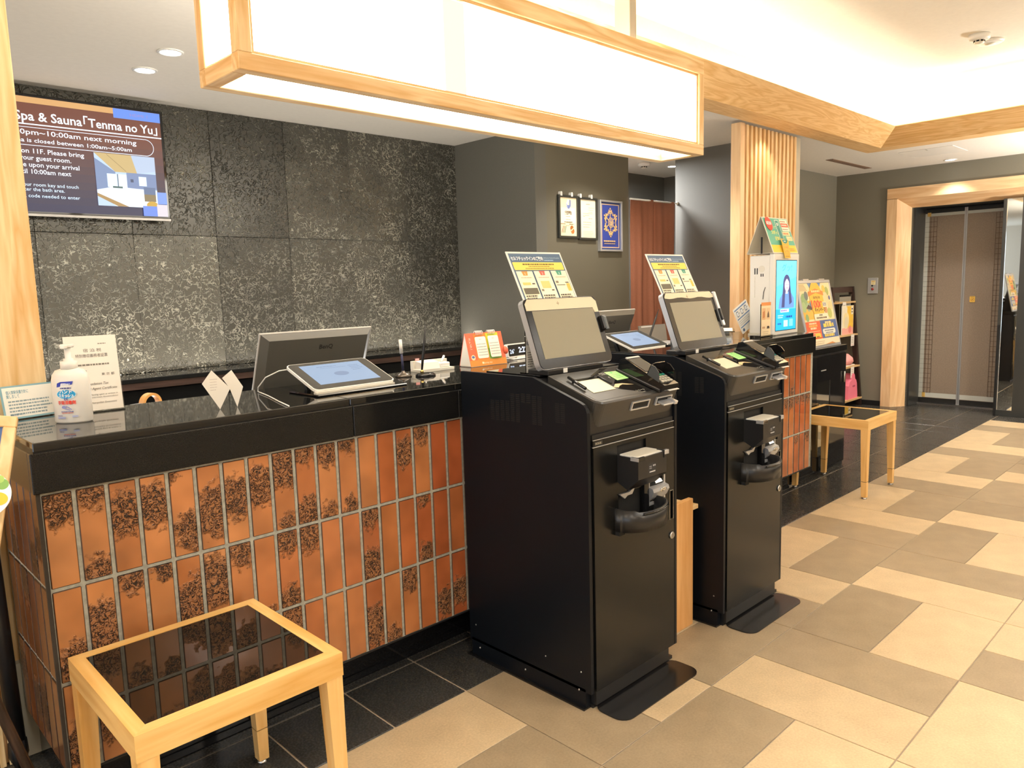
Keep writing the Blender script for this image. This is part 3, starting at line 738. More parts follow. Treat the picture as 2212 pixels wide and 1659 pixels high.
def detector(x, y, z, label, deep=True, s=1.0):
    d = thing('smoke_detector', label, 'smoke detector', (x, y, z), group='ceiling smoke detectors')
    MB().lathe([(.052*s, 0), (.052*s, -.022*s), (.046*s, -.028*s), (.030*s, -.030*s)], (0, 0, 0), M['white'], 28).build('base', d)
    MB().lathe([(.026*s, -.029*s), (.026*s, -.040*s), (.022*s, -.047*s), (0, -.049*s)], (0, 0, 0), M['cream'], 24).build('sensor_head', d)
    v = MB()
    for k in range(8):
        a = 2*PI*k/8; T = Matrix.Translation((math.cos(a)*.0262*s, math.sin(a)*.0262*s, -.036*s)) @ Matrix.Rotation(a, 4, 'Z')
        v.box(-.001, -.007*s, -.004*s, .001, .007*s, .004*s, M['void'], T)
    v.build('sensor_slots', d)
    return d
detector(5.54, 1.45, 2.86, 'white drum smoke detector on the raised ceiling', s=1.15)
d = thing('ceiling_sensor', 'flat white round sensor beside the smoke detector on the raised ceiling', 'sensor', (5.74, 1.44, 2.86))
MB().lathe([(.078, 0), (.076, -.010), (.066, -.016), (.0, -.018)], (0, 0, 0), M['white'], 30).build('cover', d)
MB().lathe([(.030, -.0165), (.028, -.022), (0, -.024)], (0, 0, 0), M['cream'], 20).build('lens', d)
detector(5.839, 4.202, CZ, 'white smoke detector on the corridor ceiling behind the lantern end', s=1.05)
av = thing('air_vent', 'long brown slotted air vent in the ceiling beside the slatted column', 'air vent', (7.16, 3.06, CZ))
MB().box(0, -.035, -.004, .93, .035, .001, mat('vent_brown', '#8a705a', .6)).build('frame', av)
for y in (-.022, -.008, .006, .020): MB().box(.015, y, -.006, .915, y+.004, -.003, mat('vent_slat', '#6a5443', .6)).build('louvre', av)
hatch = thing('ceiling_hatch', 'pale square hatch in the ceiling in front of the lift', 'hatch', (7.55, 2.3, CZ))
MB().box(-.22, -.22, -.003, .22, .22, .001, M['white'], c=.001).build('cover', hatch)
MB().box(-.2, -.006, -.0045, -.15, .006, -.0028, M['steel']).build('latch', hatch)
# ================================================================== RECEPTION COUNTER
ct = thing('reception_counter', 'long black granite counter clad in orange-brown glazed tiles', 'counter', (.41, 2.10, 0))
CL = 4.338
MB().box(.0035, .0035, .163, CL-.004, .49, .925, M['grout']).build('tile_bed', ct)
MB().box(.03, .136, 0, CL-.02, .49, .163, M['gloss']).build('kick', ct)
MB().box(.0, .0, .161, CL, .14, .166, M['black']).build('tile_support', ct)
J = [0, .893, 1.338, 2.1, 2.86, 3.6, CL]
for a, b in zip(J[:-1], J[1:]):
    g = .0012
    MB().box(a-(.012 if a == 0 else -g), -.014, .917, b-g, .012, 1.018, M['granite_face'], c=.0018).build('fascia_slab', ct)
    MB().box(a+(.0 if a == 0 else g), .003, 1.016, b-g, .502, 1.041, M['granite'], c=.002).build('top_slab', ct)
MB().box(-.012, .0125, .917, .012, .502, 1.018, M['granite_face'], c=.0018).build('fascia_slab', ct)
rnd = random.Random(11)
PW, RH = .0755, .25
front_patch = {  # (row, column): list of (x, z, r)
 (0,0):[(0,.095,.05)], (0,1):[(.0,.105,.035),(.005,-.105,.036)], (0,2):[(0,.035,.048)], (0,3):[(0,.04,.05)], (0,4):[(-.025,.115,.02),(.018,-.05,.045)],
 (0,5):[(.012,-.015,.058)], (0,6):[(0,.01,.05)], (0,7):[(0,.03,.05)], (0,8):[(0,.075,.055),(.01,-.105,.03)], (0,9):[(0,.11,.034),(.01,-.085,.045)],
 (0,10):[(0,.10,.042),(0,-.105,.03)], (0,11):[(0,.115,.03),(.008,-.108,.03)], (0,14):[(0,.04,.045)], (0,15):[(0,.10,.035)],
 (1,0):[(.01,-.085,.05)], (1,1):[(.0,-.01,.06)], (1,2):[(.0,.10,.03)], (1,3):[(.01,.11,.03),(.01,-.11,.03)], (1,4):[(.012,-.02,.065)], (1,5):[(0,.03,.06)],
 (1,6):[(0,.10,.04)], (1,7):[(.01,-.12,.022)], (1,8):[(0,.10,.04),(0,-.105,.04)], (1,9):[(0,.09,.042)], (1,12):[(0,.105,.04),(0,-.085,.055)], (1,15):[(0,.115,.028),(0,-.10,.035)],
 (2,0):[(0,-.05,.05)], (2,1):[(0,.0,.05)], (2,3):[(0,.05,.05)], (2,5):[(0,-.05,.05)], (2,8):[(0,.095,.05)], (2,12):[(0,-.04,.058)], (2,13):[(0,-.10,.03)], (2,14):[(0,.085,.04)], (2,16):[(0,-.055,.042)], (2,17):[(0,-.03,.042)]}
tme = [None]
def tile_at(x, y, z, rz, patches, tint):
    if tme[0] is None:
        o = MB().box(-PW/2+.0048, -.006, -RH/2+.0045, PW/2-.0048, .004, RH/2-.0045, M['glaze'], c=.0022).build('tile', ct, (x, y, z)); tme[0] = o.data
    else: o = link('tile', tme[0], ct, (x, y, z))
    o.rotation_euler = (0, 0, rz)
    pp = list(patches) + [(0, 0, -1.0)]*2
    o['patch'] = [float(v) for v in pp[0]]; o['patch2'] = [float(v) for v in pp[1]]; o['tint'] = float(tint); o['shade'] = 1.0 if rz == 0 else .42  # side tiles darkened in colour for their shaded look
n_col = int(CL/PW)
for r_ in range(3):
    z = .913 - RH*(r_+.5)
    for c_ in range(n_col):
        if c_ < 18: pt = front_patch.get((r_, c_), [])
        else:
            pt = []
            if r_ == 0 and rnd.random() < .5: pt = [(rnd.uniform(-.01, .01), -.10, rnd.uniform(.025, .045))]
            if r_ == 1: pt = [(0, .105, rnd.uniform(.02, .04))] + ([(0, -.10, .04)] if rnd.random() < .5 else [])
            if r_ == 2 and rnd.random() < .6: pt = [(0, rnd.choice((.10, -.10)), rnd.uniform(.025, .045))]
        ti = min(1, max(0, (c_/17.0)*.75 + rnd.uniform(-.3, .3))) if c_ < 18 else rnd.uniform(.55, 1)
        tile_at(PW*(c_+.5)+.002, .006, z, 0, pt, ti)
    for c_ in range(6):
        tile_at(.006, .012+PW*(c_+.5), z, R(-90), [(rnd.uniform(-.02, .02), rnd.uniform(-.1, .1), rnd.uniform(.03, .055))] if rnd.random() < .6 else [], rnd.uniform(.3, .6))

MB().box(-.005, -.004, .166, .0035, .0045, .916, M['dark_grout']).build('corner_trim', ct)
# back counter under the panelled wall
bc = thing('back_counter', 'low black ledge along the foot of the crinkled black wall', 'ledge', (-1.5, 4.272, 0))
MB().box(0, 0, .93, 5.38, .29, .955, M['granite'], c=.003).build('ledge_top', bc)
MB().box(0, .004, .895, 5.38, .29, .93, M['dark_wood_x']).build('ledge_rail', bc)
MB().box(0, .02, 0, 5.38, .29, .895, M['granite_face']).build('cabinet_front', bc)
# staff desk just behind the counter
sd = thing('staff_desk', 'black staff desk shelf hidden close behind the granite counter', 'desk', (.60, 2.625, 0))
MB().box(0, 0, .955, 4.0, .42, .98, M['granite']).build('desk_top', sd)
MB().box(0, .0, 0, 4.0, .02, .955, M['black']).box(0, .38, 0, 4.0, .40, .955, M['black']).build('desk_front', sd)

# ================================================================== SIDE TABLES
def side_table(x, y, label):
    t = thing('side_table', label, 'table', (x, y, 0), group='side tables')
    W, D, H = .486, .486, .50
    f = .032
    MB().prism([(0, 0), (W, 0), (W-f, f), (f, f)], 'z', H-.060, H, M['beech']).build('top_rail', t)
    MB().prism([(0, D), (f, D-f), (W-f, D-f), (W, D)], 'z', H-.060, H, M['beech']).build('top_rail', t)
    MB().prism([(0, 0), (f, f), (f, D-f), (0, D)], 'z', H-.060, H, M['beech_y']).build('top_rail', t)
    MB().prism([(W, 0), (W, D), (W-f, D-f), (W-f, f)], 'z', H-.060, H, M['beech_y']).build('top_rail', t)
    MB().box(f, f, H-.012, W-f, D-f, H-.001, M['table_glass']).build('glass_top', t)
    for sx in (0, 1):
        for sy in (0, 1):
            def tp(k, z0, z1, mt, b):
                lo = []
                for z in (z0, z1):
                    u = z/(H-.060); wd = .030 + .014*u
                    x0 = (.002 if not sx else W-.002-wd); y0 = (.002 if not sy else D-.002-wd)
                    lo += [(x0, y0, z), (x0+wd, y0, z), (x0+wd, y0+wd, z), (x0, y0+wd, z)]
                b.add(lo, [(0, 3, 2, 1), (4, 5, 6, 7), (0, 1, 5, 4), (1, 2, 6, 5), (2, 3, 7, 6), (3, 0, 4, 7)], mt)
                return lo
            b = MB(); tp(0, .112, H-.060, M['beech_z'], b); lg = b.build('leg', t)
            b = MB(); lo = tp(0, .012, .109, M['beech_z'], b); b.build('leg_extension', lg)
            cx = (lo[0][0]+lo[1][0])/2; cy = (lo[0][1]+lo[3][1])/2
            MB().box(cx-.015, cy-.015, .108, cx+.015, cy+.015, .113, M['black']).build('joint_ring', lg)
            MB().lathe([(.016, 0), (.016, .005), (.010, .010), (.006, .013)], (cx, cy, 0), M['steel'], 14).build('glide', lg)
    return t
side_table(.426, 1.572, 'pale wood side table with smoked glass top, nearest the viewer')
side_table(4.762, 1.752, 'pale wood side table at the far end of the counter, beyond the kiosks')

# ================================================================== CHECK-IN KIOSKS
def clip_pts(profile): return profile
def kiosk(px, first):
    k = thing('check_in_kiosk', 'black self check-in kiosk nearest the viewer, in front of the tiles' if first else 'black self check-in kiosk farther from the viewer, right of the low wooden stand', 'kiosk', (px, 1.49, 0), group='self check-in kiosks')
    Wd = .493
    side = [(.595, .06), (.595, 1.087), (.232, 1.088)]
    side += [(.030, 1.022), (.014, 1.015), (.004, 1.005), (-.001, .990), (-.002, .975), (-.002, .06)]
    for x0 in (0, Wd-.014): MB().prism(side, 'x', x0, x0+.014, M['kiosk_side']).build('side_panel', k)
    # inner carcass
    inn = [(.585, .07), (.585, 1.035), (.50, 1.04), (.50, 1.080), (.232, 1.080), (.022, 1.005), (.008, .985), (.008, .07)]
    MB().prism(inn, 'x', .015, Wd-.015, M['black']).build('carcass', k)
    MB().box(.028, .0, .012, Wd-.05, .58, .075, M['black']).box(.022, .010, .0, Wd-.012, .59, .012, M['black']).build('plinth', k)
    MB().box(-.012, .02, 0, .03, .60, .006, M['plate']).box(.0, .022, 0, .022, .585, .07, M['kiosk_side']).build('plinth_flange', k)
    rv = MB()
    for y in (.05, .30, .54): rv.lathe([(.0045, 0), (.003, .003), (0, .0038)], (0, 0, 0), M['steel'], 8, FM((.0, y, .04+.02*(y < .1)), (0, -1, 0), (0, 0, 1)))
    for y in (.04, .20, .56): rv.lathe([(.0035, 0), (.002, .002), (0, .003)], (0, 0, 0), M['steel'], 8, FM((.0, y, .125), (0, -1, 0), (0, 0, 1)))
    rv.build('rivets', k)['kind'] = 'stuff'
    MB().rrect(.022, -.122, .470, .016, .045, 0, .004, M['plate']).build('floor_plate', k)
    # vent slits on the visible side
    v = MB()
    def colv(y, z0, z1):
        z = z0
        while z < z1: v.box(-.0005, y-.009, z, .002, y+.009, z+.0032, M['void']); z += .0066
    for i in range(10):
        y = .430-.0255*i
        if i < 4: colv(y, .926+.001*i, .995+.001*i)
        elif i in (4, 5, 8, 9): colv(y, .930, 1.029)
        else: colv(y, 1.000, 1.029)
    colv(.122, .948, 1.012); colv(.099, .948, 1.012)
    v.build('vent_slits', k)['kind'] = 'stuff'
    # rear top plate
    MB().box(.040, .235, 1.083, .453, .50, 1.0895, M['gloss'], c=.001).build('top_plate', k)
    # console
    bmx = MB()
    e2 = Vector((0, .215, .071)).normalized()
    fro = [(-.020, 1.020), (.017, .914)]
    n = 6; rad = .03
    prof = []
    x0, x1 = .037, .473
    xs = []
    for i in range(n+1):
        a = PI/2*i/n; xs.append((x0+rad-rad*math.cos(a), rad-rad*math.sin(a)))     # (x, setback from the front)
    right = [(x1-.012+.012*math.sin(PI/2*i/4), .012-.012*math.cos(PI/2*i/4)) for i in range(5)]
    outline = xs + right
    def ring(yf, z, back, slope):
        r_ = [(x, yf+s, z + (slope*s)) for x, s in outline]
        return r_
    sl = .071/.215
    top = [(x, -.020+s, 1.020+sl*s) for x, s in outline] + [(x1, .195, 1.091), (x0, .195, 1.091)]
    bev = [(x + (-.0025 if x < x0+.1 and s > 0 else .0), -.0225+s, 1.014+sl*s) for x, s in outline] + [(x1, .195, 1.085), (x0, .195, 1.085)]
    bot = [(x, .017+s*.8, .914) for x, s in outline] + [(x1, .20, .914), (x0, .20, .914)]
    m = len(top)
    vv = top + bev + bot
    fs = [list(range(m)), [2*m+i for i in range(m)][::-1]]
    for lv in (0, 1):
        for i in range(m): fs.append([lv*m+i, lv*m+(i+1) % m, (lv+1)*m+(i+1) % m, (lv+1)*m+i])
    cs = MB().add(vv, fs, M['console']).build('console', k)
    for pl in cs.data.polygons: pl.use_smooth = False
    T = FM((0, -.020-.0004*.31, 1.020+.0004), (1, 0, 0), e2)
    # glossy printed top sheet and reader window
    p = Print()
    p.z = .0004
    p.b.add([(.046, .012, .0002), (.462, .012, .0002), (.462, .222, .0002), (.046, .222, .0002)], [(0, 1, 2, 3)], M['console'])
    p.b.add([(a, b, .0006) for a, b in ((.199, .178), (.300, .222), (.455, .222), (.455, .014), (.29, .014), (.215, .060), (.212, .150))], [list(range(7))], M['gloss'])
    p.z = .0009
    p.poly([(.206, .078), (.235, .097), (.268, .094), (.312, .073), (.280, .079), (.262, .086), (.240, .080), (.222, .069)], '#cdb287')
    p.text('レシート', .268, .024, .009, '#d8d5c8'); p.text('Receipt', .275, .012, .006, '#b9b6aa')
    p.text('カード', .392, .026, .009, '#d8d5c8'); p.text('Room key', .396, .014, .006, '#b9b6aa')
    p.text('お支払いカード', .249, .178, .008, '#d2cfc4'); p.lines(.252, .170, .056, 1, .006, .003, '#b9b6aa')
    p.line(.262, .150, .262, .138, .0015, '#d2cfc4'); p.line(.262, .150, .270, .150, .0015, '#d2cfc4'); p.line(.298, .152, .312, .146, .0015, '#d2cfc4'); p.line(.312, .146, .314, .132, .0015, '#d2cfc4')
    p.build('console_print', cs, T)
    MB().prism([(.083, .062), (.200, .064), (.212, .152), (.099, .152)], 'z', 0, .0022, M['reader'], T).build('reader_window', cs)
    MB().prism([(.099, .152), (.212, .152), (.2145, .166), (.101, .166)], 'z', 0, .0035, M['acrylic'], T).build('reader_guard', cs)
    MB().tube([(.081, .176, .010), (.070, .088, .008)], .0055, M['gloss'], 8, T).tube([(.078, .150, 0), (.078, .150, .01)], .004, M['black'], 6, T).build('paper_guide', cs)
    MB().tube([(.213, .158, .006), (.217, .098, .005)], .0035, M['black'], 8, T).build('paper_guide', cs)
    # card slots on the front of the console
    N_ = Vector((0, .037, -.106)); Tf = FM((0, -.0235, 1.014), (1, 0, 0), (0, -.037, .106))
    for a, b, tongue in ((.209, .307, False), (.346, .438, True)):
        MB().box(a, -.044, -.002, b, -.040, .004, M['silver'], Tf).box(a, -.018, -.002, b, -.014, .004, M['silver'], Tf).box(a, -.040, -.002, a+.005, -.018, .004, M['silver'], Tf).box(b-.005, -.040, -.002, b, -.018, .004, M['silver'], Tf).build('slot_frame', cs)
        MB().box(a+.005, -.040, -.001, b-.005, -.018, .0008, M['void'], Tf).build('slot_mouth', cs)
        if tongue: MB().box(a+.012, -.036, .0, b-.004, -.030, .030, M['silver'], Tf, c=.001).box(b-.022, -.036, .0, b-.004, -.024, .034, M['silver'], Tf, c=.001).build('slot_tongue', cs)
    MB().box(.20, -.112, -.006, .262, -.098, .0015, M['void'], Tf).build('release_notch', cs)
    # band under the console and front door
    MB().box(.027, .002, .9005, .472, .0075, .9155, M['void']).build('shadow_gap', k)
    MB().box(.026, -.0034, .8985, .473, .0, .9005, M['silver']).build('band_top_edge', k)
    bd = MB().box(.026, -.003, .880, .473, .01, .900, M['kiosk'], c=.0012).build('badge_band', k)
    Tb = FM((0, -.0032, 0), (1, 0, 0), (0, 0, 1))
    p = Print(); p.rect(.033, .882, .040, .013, '#2a2723'); p.text('NCR-85', .037, .885, .0065, '#c9c2a8'); p.build('badge', bd, Tb)
    dr = MB()
    # door sheet with openings: built from strips
    y0, y1 = -.004, .006
    holes = [(.146, .305, .829, .864), (.150, .281, .600, .700), (.312, .417, .620, .720), (.446, .465, .546, .649)]
    xe = sorted({.026, .473} | {h[0] for h in holes} | {h[1] for h in holes}); ze = sorted({.062, .877} | {h[2] for h in holes} | {h[3] for h in holes})
    for i in range(len(xe)-1):
        for j in range(len(ze)-1):
            cx, cz = (xe[i]+xe[i+1])/2, (ze[j]+ze[j+1])/2
            if any(h[0] < cx < h[1] and h[2] < cz < h[3] for h in holes): continue
            dr.box(xe[i], y0, ze[j], xe[i+1], y1, ze[j+1], M['kiosk'])
    door = dr.build('front_door', k)
    MB().box(.1455, .0065, .60, .47, .0078, .87, M['void']).build('opening_backs', door)
    MB().box(.024, -.0043, .876, .473, .0, .8785, M['silver']).build('door_top_edge', door)
    # bill / receipt tray
    tr = MB().prism([(.0, .745), (-.045, .722), (-.088, .762), (-.088, .832), (.0, .832)], 'x', .146, .303, M['black'])
    tray = tr.build('note_tray', k)
    MB().rrect(.152, -.082, .298, -.006, .008, .832, .8345, M['white']).rrect(.158, -.076, .292, -.011, .006, .8345, .8352, M['cream']).build('tray_liner', tray)
    MB().box(.1455, -.0895, .822, .182, -.058, .834, M['gloss'], c=.001).box(.1445, -.0895, .822, .1465, -.058, .834, M['silver']).build('tray_clip', tray)
    MB().box(.288, -.092, .822, .312, -.080, .8365, M['silver'], c=.001).box(.286, -.0905, .812, .291, -.060, .8375, M['black']).build('tray_clip', tray)
    MB().box(.303, -.070, .735, .312, .0, .828, M['kiosk']).build('tray_bracket', tray)
    p = Print(); p.rect(.200, .772, .044, .034, '#2b2d30'); p.rect(.206, .776, .032, .0035, '#b9bcc0'); p.lines(.206, .794, .014, 2, .006, .003, '#8d9096'); p.disc(.228, .797, .003, '#b9bcc0'); p.disc(.236, .797, .003, '#b9bcc0'); p.build('tray_label', tray, FM((0, -.0882, 0), (1, 0, 0), (0, 0, 1)))
    # chute flap above the cup
    MB().prism([(.150, .700), (.200, .700), (.235, .715), (.215, .690), (.190, .690), (.175, .682)], 'y', -.012, -.004, M['silver']).build('chute_flap', k)
    MB().box(.283, -.012, .60, .310, -.004, .715, M['gloss']).build('chute_divider', k)
    # coin entry of silver plastic
    cu = MB()
    cu.box(.314, -.006, .622, .415, .002, .634, M['silver'], c=.001).box(.314, -.006, .634, .322, .002, .718, M['silver']).box(.407, -.006, .634, .415, .002, .718, M['silver'])
    cu.prism([(-.004, .640), (-.014, .650), (-.026, .672), (-.022, .684), (-.004, .690)], 'x', .318, .412, M['silver'])
    cu.box(.324, -.003, .690, .405, .001, .716, M['void'])
    cu.prism([(-.002, .692), (-.016, .700), (-.004, .716)], 'x', .345, .385, M['steel'])
    cn = cu.build('coin_entry', k)
    MB().lathe([(.018, 0), (.018, .0025), (.013, .003), (.012, .001), (.0, .001)], (0, 0, 0), M['chrome'], 20, FM((.372, -.0262, .676), (1, 0, 0), (0, -.3, 1)), sy=.45).build('coin_emblem', cn)
    # coin cup
    def outline_(o, nn=20):
        pts = [(.130+o, -.002)]
        pts.append((.130+o, -.026))
        for i in range(nn+1):
            a = PI - PI*i/nn
            pts.append((.242+(.112-o)*math.cos(a), -.026-(.074-o)*math.sin(a)))
        pts.append((.354-o, -.002))
        return pts
    A, B = outline_(0), outline_(.007); m = len(A)
    vv, fs = [], []
    rim = lambda i: .656 - (.006 if 6 < i < m-6 else 0)
    vv += [(x, y, .580 + .004*math.sin(PI*i/m)) for i, (x, y) in enumerate(A)] + [(x, y, rim(i)) for i, (x, y) in enumerate(A)]
    vv += [(x, y, rim(i)) for i, (x, y) in enumerate(B)] + [(x, y, .592) for x, y in B]
    for lv in range(3):
        for i in range(m-1): fs.append([lv*m+i, lv*m+i+1, (lv+1)*m+i+1, (lv+1)*m+i])
    fs.append([3*m+i for i in range(m)]); fs.append([i for i in range(m)][::-1])
    cup = MB().add(vv, fs, M['black'], smooth=False).build('coin_cup', k)
    for pl in cup.data.polygons: pl.use_smooth = len(pl.vertices) == 4
    MB().tube([(x, y-.001, .6445) for x, y in outline_(-.001)[8:]], .0035, M['gloss'], 6).build('cup_lip', cup)
    MB().box(.132, -.022, .566, .160, -.002, .580, M['void']).build('cup_bracket', cup)
    # grip slot frame and lock
    MB().box(.444, -.0055, .544, .446, -.003, .651, M['steel']).box(.465, -.0055, .544, .467, -.003, .651, M['steel']).box(.444, -.0055, .649, .467, -.003, .651, M['steel']).build('slot_rim', door)
    MB().lathe([(.0135, 0), (.0135, .004), (.011, .006), (0, .006)], (0, 0, 0), M['steel'], 18, FM((.456, -.004, .484), (1, 0, 0), (0, 0, 1))).box(-.001, -.006, .0055, .001, .006, .0066, M['black'], FM((.456, -.004, .484), (1, 0, 0), (0, 0, 1))).build('door_lock', door)
    # ---- touch display on its arm
    yd = Vector((0, .085, .235)).normalized()
    dx = .037 if first else .034
    T = FM((dx, .222, 1.108), (1, 0, 0), yd)
    dp = MB().prism(rr(0, 0, .384, .252, .022), 'z', -.026, -.003, M['silver'], T).build('display', k)
    MB().prism(rr(.0015, .0015, .3825, .2505, .021), 'z', -.003, .0, M['bezel'], T).build('display_bezel', dp)
    MB().box(.031, .036, -.001, .353, .206, .0009, M['screen'], T).build('screen', dp)
    tb = MB()
    if first:
        tb.prism([(.006, .208), (.353, .208), (.357, .190), (.380, .190), (.380, .232), (.362, .2485), (.022, .2485), (.006, .232)], 'z', .0, .0006, M['top_band'], T)
    else:
        tb.prism([(.006, .226)]+[(.006+.374*i/12, .226-.003*math.sin(i*1.3)-.004*(i/12)) for i in range(1, 13)]+[(.380, .232), (.362, .2485), (.022, .2485), (.006, .232)], 'z', .0, .0006, M['top_band'], T)
    tb.build('top_band', dp)  # pale band across the display top, lower edge wavy on the farther one
    p = Print(); p.rect(.170, .224, .003, .004, '#8a7d5c'); p.rect(.165, .229, .012, .003, '#8a7d5c'); p.rect(.170, .234, .003, .003, '#8a7d5c')
    p.build('bezel_mark', dp, FM(T @ Vector((0, 0, .0007)), (1, 0, 0), yd))
    MB().box(.10, .055, -.085, .29, .19, -.026, M['black'], T, c=.006).build('rear_housing', dp)
    MB().lathe([(.040, 1.0895), (.040, 1.094), (.028, 1.098), (.028, 1.20)], (.20, .345, 0), M['black'], 20).build('arm_column', k)
    MB().box(.05, .205, 1.0895, .34, .30, 1.106, M['black'], c=.002).build('display_foot', k)
    MB().box(.125, .2035, 1.0925, .145, .205, 1.108, M['white']).build('foot_sticker', k)
    if first:
        MB().box(.372, .118, -.018, .398, .172, .016, M['black'], T, c=.004).box(.376, .114, .010, .392, .166, .020, mat('slate_clip', (.05, .06, .065), .35), T, c=.003).build('card_scanner', dp)
    else:
        MB().box(.378, .085, -.008, .396, .245, .010, M['silver'], T, c=.003).box(.374, .110, .006, .386, .165, .017, M['black'], T, c=.003).build('pen_holder', dp)
    return k
for px, first in ((1.763, True), (2.585, False)):
    kiosk(px, first)
    e2 = Vector((0, .215, .071)).normalized(); nn = Vector((0, -.071, .215)).normalized()
    T = FM(Vector((px, 1.47, 1.020)) + nn*.0016, (1, 0, 0), e2)
    wh = 'nearest kiosk' if first else 'farther kiosk'
    # payment terminal
    t = thing('payment_terminal', 'black card terminal with keypad hood on the ' + wh, 'card terminal', T.to_translation(), group='card terminals')
    Tl = FM((0, 0, 0), (1, 0, 0), e2)
    Tl = Tl @ Matrix.Translation((.006, -.030, 0))
    MB().prism([(.018, .0), (.004, .014), (.010, .028), (.195, .056), (.212, .046), (.212, .0)], 'x', .345, .428, M['gloss'], Tl).build('body', t)
    MB().box(.338, .020, .0, .436, .215, .010, M['black'], Tl, c=.002).build('cradle', t)
    TS = FM(Tl @ Vector((.345, .010, .0282)), (1, 0, 0), Tl.to_3x3() @ Vector((0, .185, .028)))
    MB().box(.006, .092, 0, .077, .176, .0012, M['term_screen'], TS).box(.004, .178, 0, .079, .187, .003, M['silver'], TS).build('screen', t)
    kp = MB(); kc = {(0, 3): '#c23b35', (1, 3): '#d8a93a', (2, 3): '#3f9a6b', (3, 3): '#2e8f8a'}
    for i in range(4):
        for j in range(4):
            kp.box(.010+.0165*i, .018+.0125*j, 0, .023+.0165*i, .027+.0125*j, .0035, pm(kc[(i, j)]) if (i, j) in kc else pm('#b9b5a6'), TS)
    kp.build('keypad', t)
    hd = MB()
    slate = mat('slate_hood', (.045, .052, .060), .3)
    hd.prism([(.022, 0), (.074, 0), (.074, .038), (.060, .040), (.038, .030)], 'x', -.006, -.002, slate, TS)
    hd.prism([(.022, 0), (.074, 0), (.074, .038), (.060, .040), (.038, .030)], 'x', .085, .089, M['gloss'], TS)
    hd.prism([(-.006, 0), (.089, 0), (.089, .036), (.070, .044), (.014, .044), (-.006, .036)], 'y', .074, .077, M['gloss'], TS)
    hd.build('keypad_hood', t)
    MB().box(.362, -.004, .012, .420, .030, .0135, M['white'], Tl).build('card_slip', t)
    # sticky note
    s = thing('sticky_note', 'pale green sticky note left of the card terminal on the ' + wh, 'note', T.to_translation(), group='green sticky notes')
    MB().prism([(.322, .148), (.393, .151), (.398, .214), (.334, .217)] if False else [(.268, .148), (.334, .150), (.340, .214), (.278, .217)], 'z', .0, .0008, pm('#a5e089'), Tl).build('paper', s)
    p = Print(); p.z = .001; p.lines(.283, .200, .045, 4, .012, .003, '#5b9a55'); p.disc(.305, .207, .006, '#54c060'); p.build('writing', s, Tl)
    # guide board behind the display
    yd = Vector((0, .075, .152)).normalized()
    T = FM((px+.077, 1.79, 1.262), (1, 0, 0), yd)
    g = thing('guide_board', 'blue and yellow printed check-in guide board behind the display of the ' + wh, 'sign', T.to_translation(), group='check-in guide boards')
    Tl = FM((0, 0, 0), (1, 0, 0), yd)
    W_, H_ = .282, .275
    MB().box(0, 0, -.003, W_, H_, 0, M['white'], Tl).build('board', g)
    MB().box(.10, -.05, -.012, .18, .05, -.003, M['black'], Tl).build('holder', g)
    p = Print(); p.z = .0002
    p.rect(.007, .006, W_-.014, H_-.013, '#566f8c')
    p.text('セルフチェックインのご案内', .013, H_-.033, .0125, '#ffffff', w=.162, bold=.02)
    p.text('Self-Service Check-in Procedure', .180, H_-.026, .005, '#b9d2e6', w=.085); p.lines(.180, H_-.036, .06, 1, .006, .004, '#9fc0dc')
    p.rrect(.012, H_-.073, W_-.024, .031, .004, '#f3d968')
    p.lines(.035, H_-.053, W_-.07, 1, .01, .0055, '#6b5c25', 'c'); p.lines(.06, H_-.061, W_-.12, 1, .01, .004, '#a08d45', 'c'); p.lines(.04, H_-.069, W_-.08, 1, .01, .004, '#a08d45', 'c')
    for i, c_ in enumerate(('#f2974c', '#e06a5a', '#4f9f86')):
        x = .013+.0875*i
        p.rect(x, .010, .081, H_-.088, '#f8f0d4')
        p.poly([(x+.026, H_-.078), (x+.056, H_-.078), (x+.052, H_-.095), (x+.030, H_-.095)], c_); p.text('123'[i], x+.041, H_-.092, .009, '#ffffff', 'c')
        p.lines(x+.006, H_-.105, .07, 1, .01, .003, '#b9a98a', 'c')
        if i == 0:
            p.rect(x+.012, H_-.132, .040, .010, '#f3c978'); p.rect(x+.058, H_-.130, .014, .005, '#5a5245'); p.rect(x+.006, H_-.168, .070, .024, '#6a6555')
        elif i == 1:
            p.rect(x+.016, H_-.146, .045, .028, '#f3cf86'); p.rect(x+.006, H_-.158, .012, .008, '#8a8270'); p.rect(x+.058, H_-.157, .013, .005, '#5a5245')
        else:
            p.rect(x+.006, H_-.128, .014, .009, '#8a8270'); p.rect(x+.006, H_-.137, .045, .003, '#7a7262'); p.rect(x+.058, H_-.160, .018, .030, '#f2bf5c'); p.rect(x+.055, H_-.128, .018, .004, '#5a5245')
        p.lines(x+.006, H_-.178, .07, 3, .009, .0055, '#5c5648', fill=.8); p.lines(x+.006, H_-.206, .066, 6, .009, .003, '#a39a85', fill=.8)
    p.disc(.252, H_-.222, .014, '#a8c95c')
    p.build('print', g, Tl)
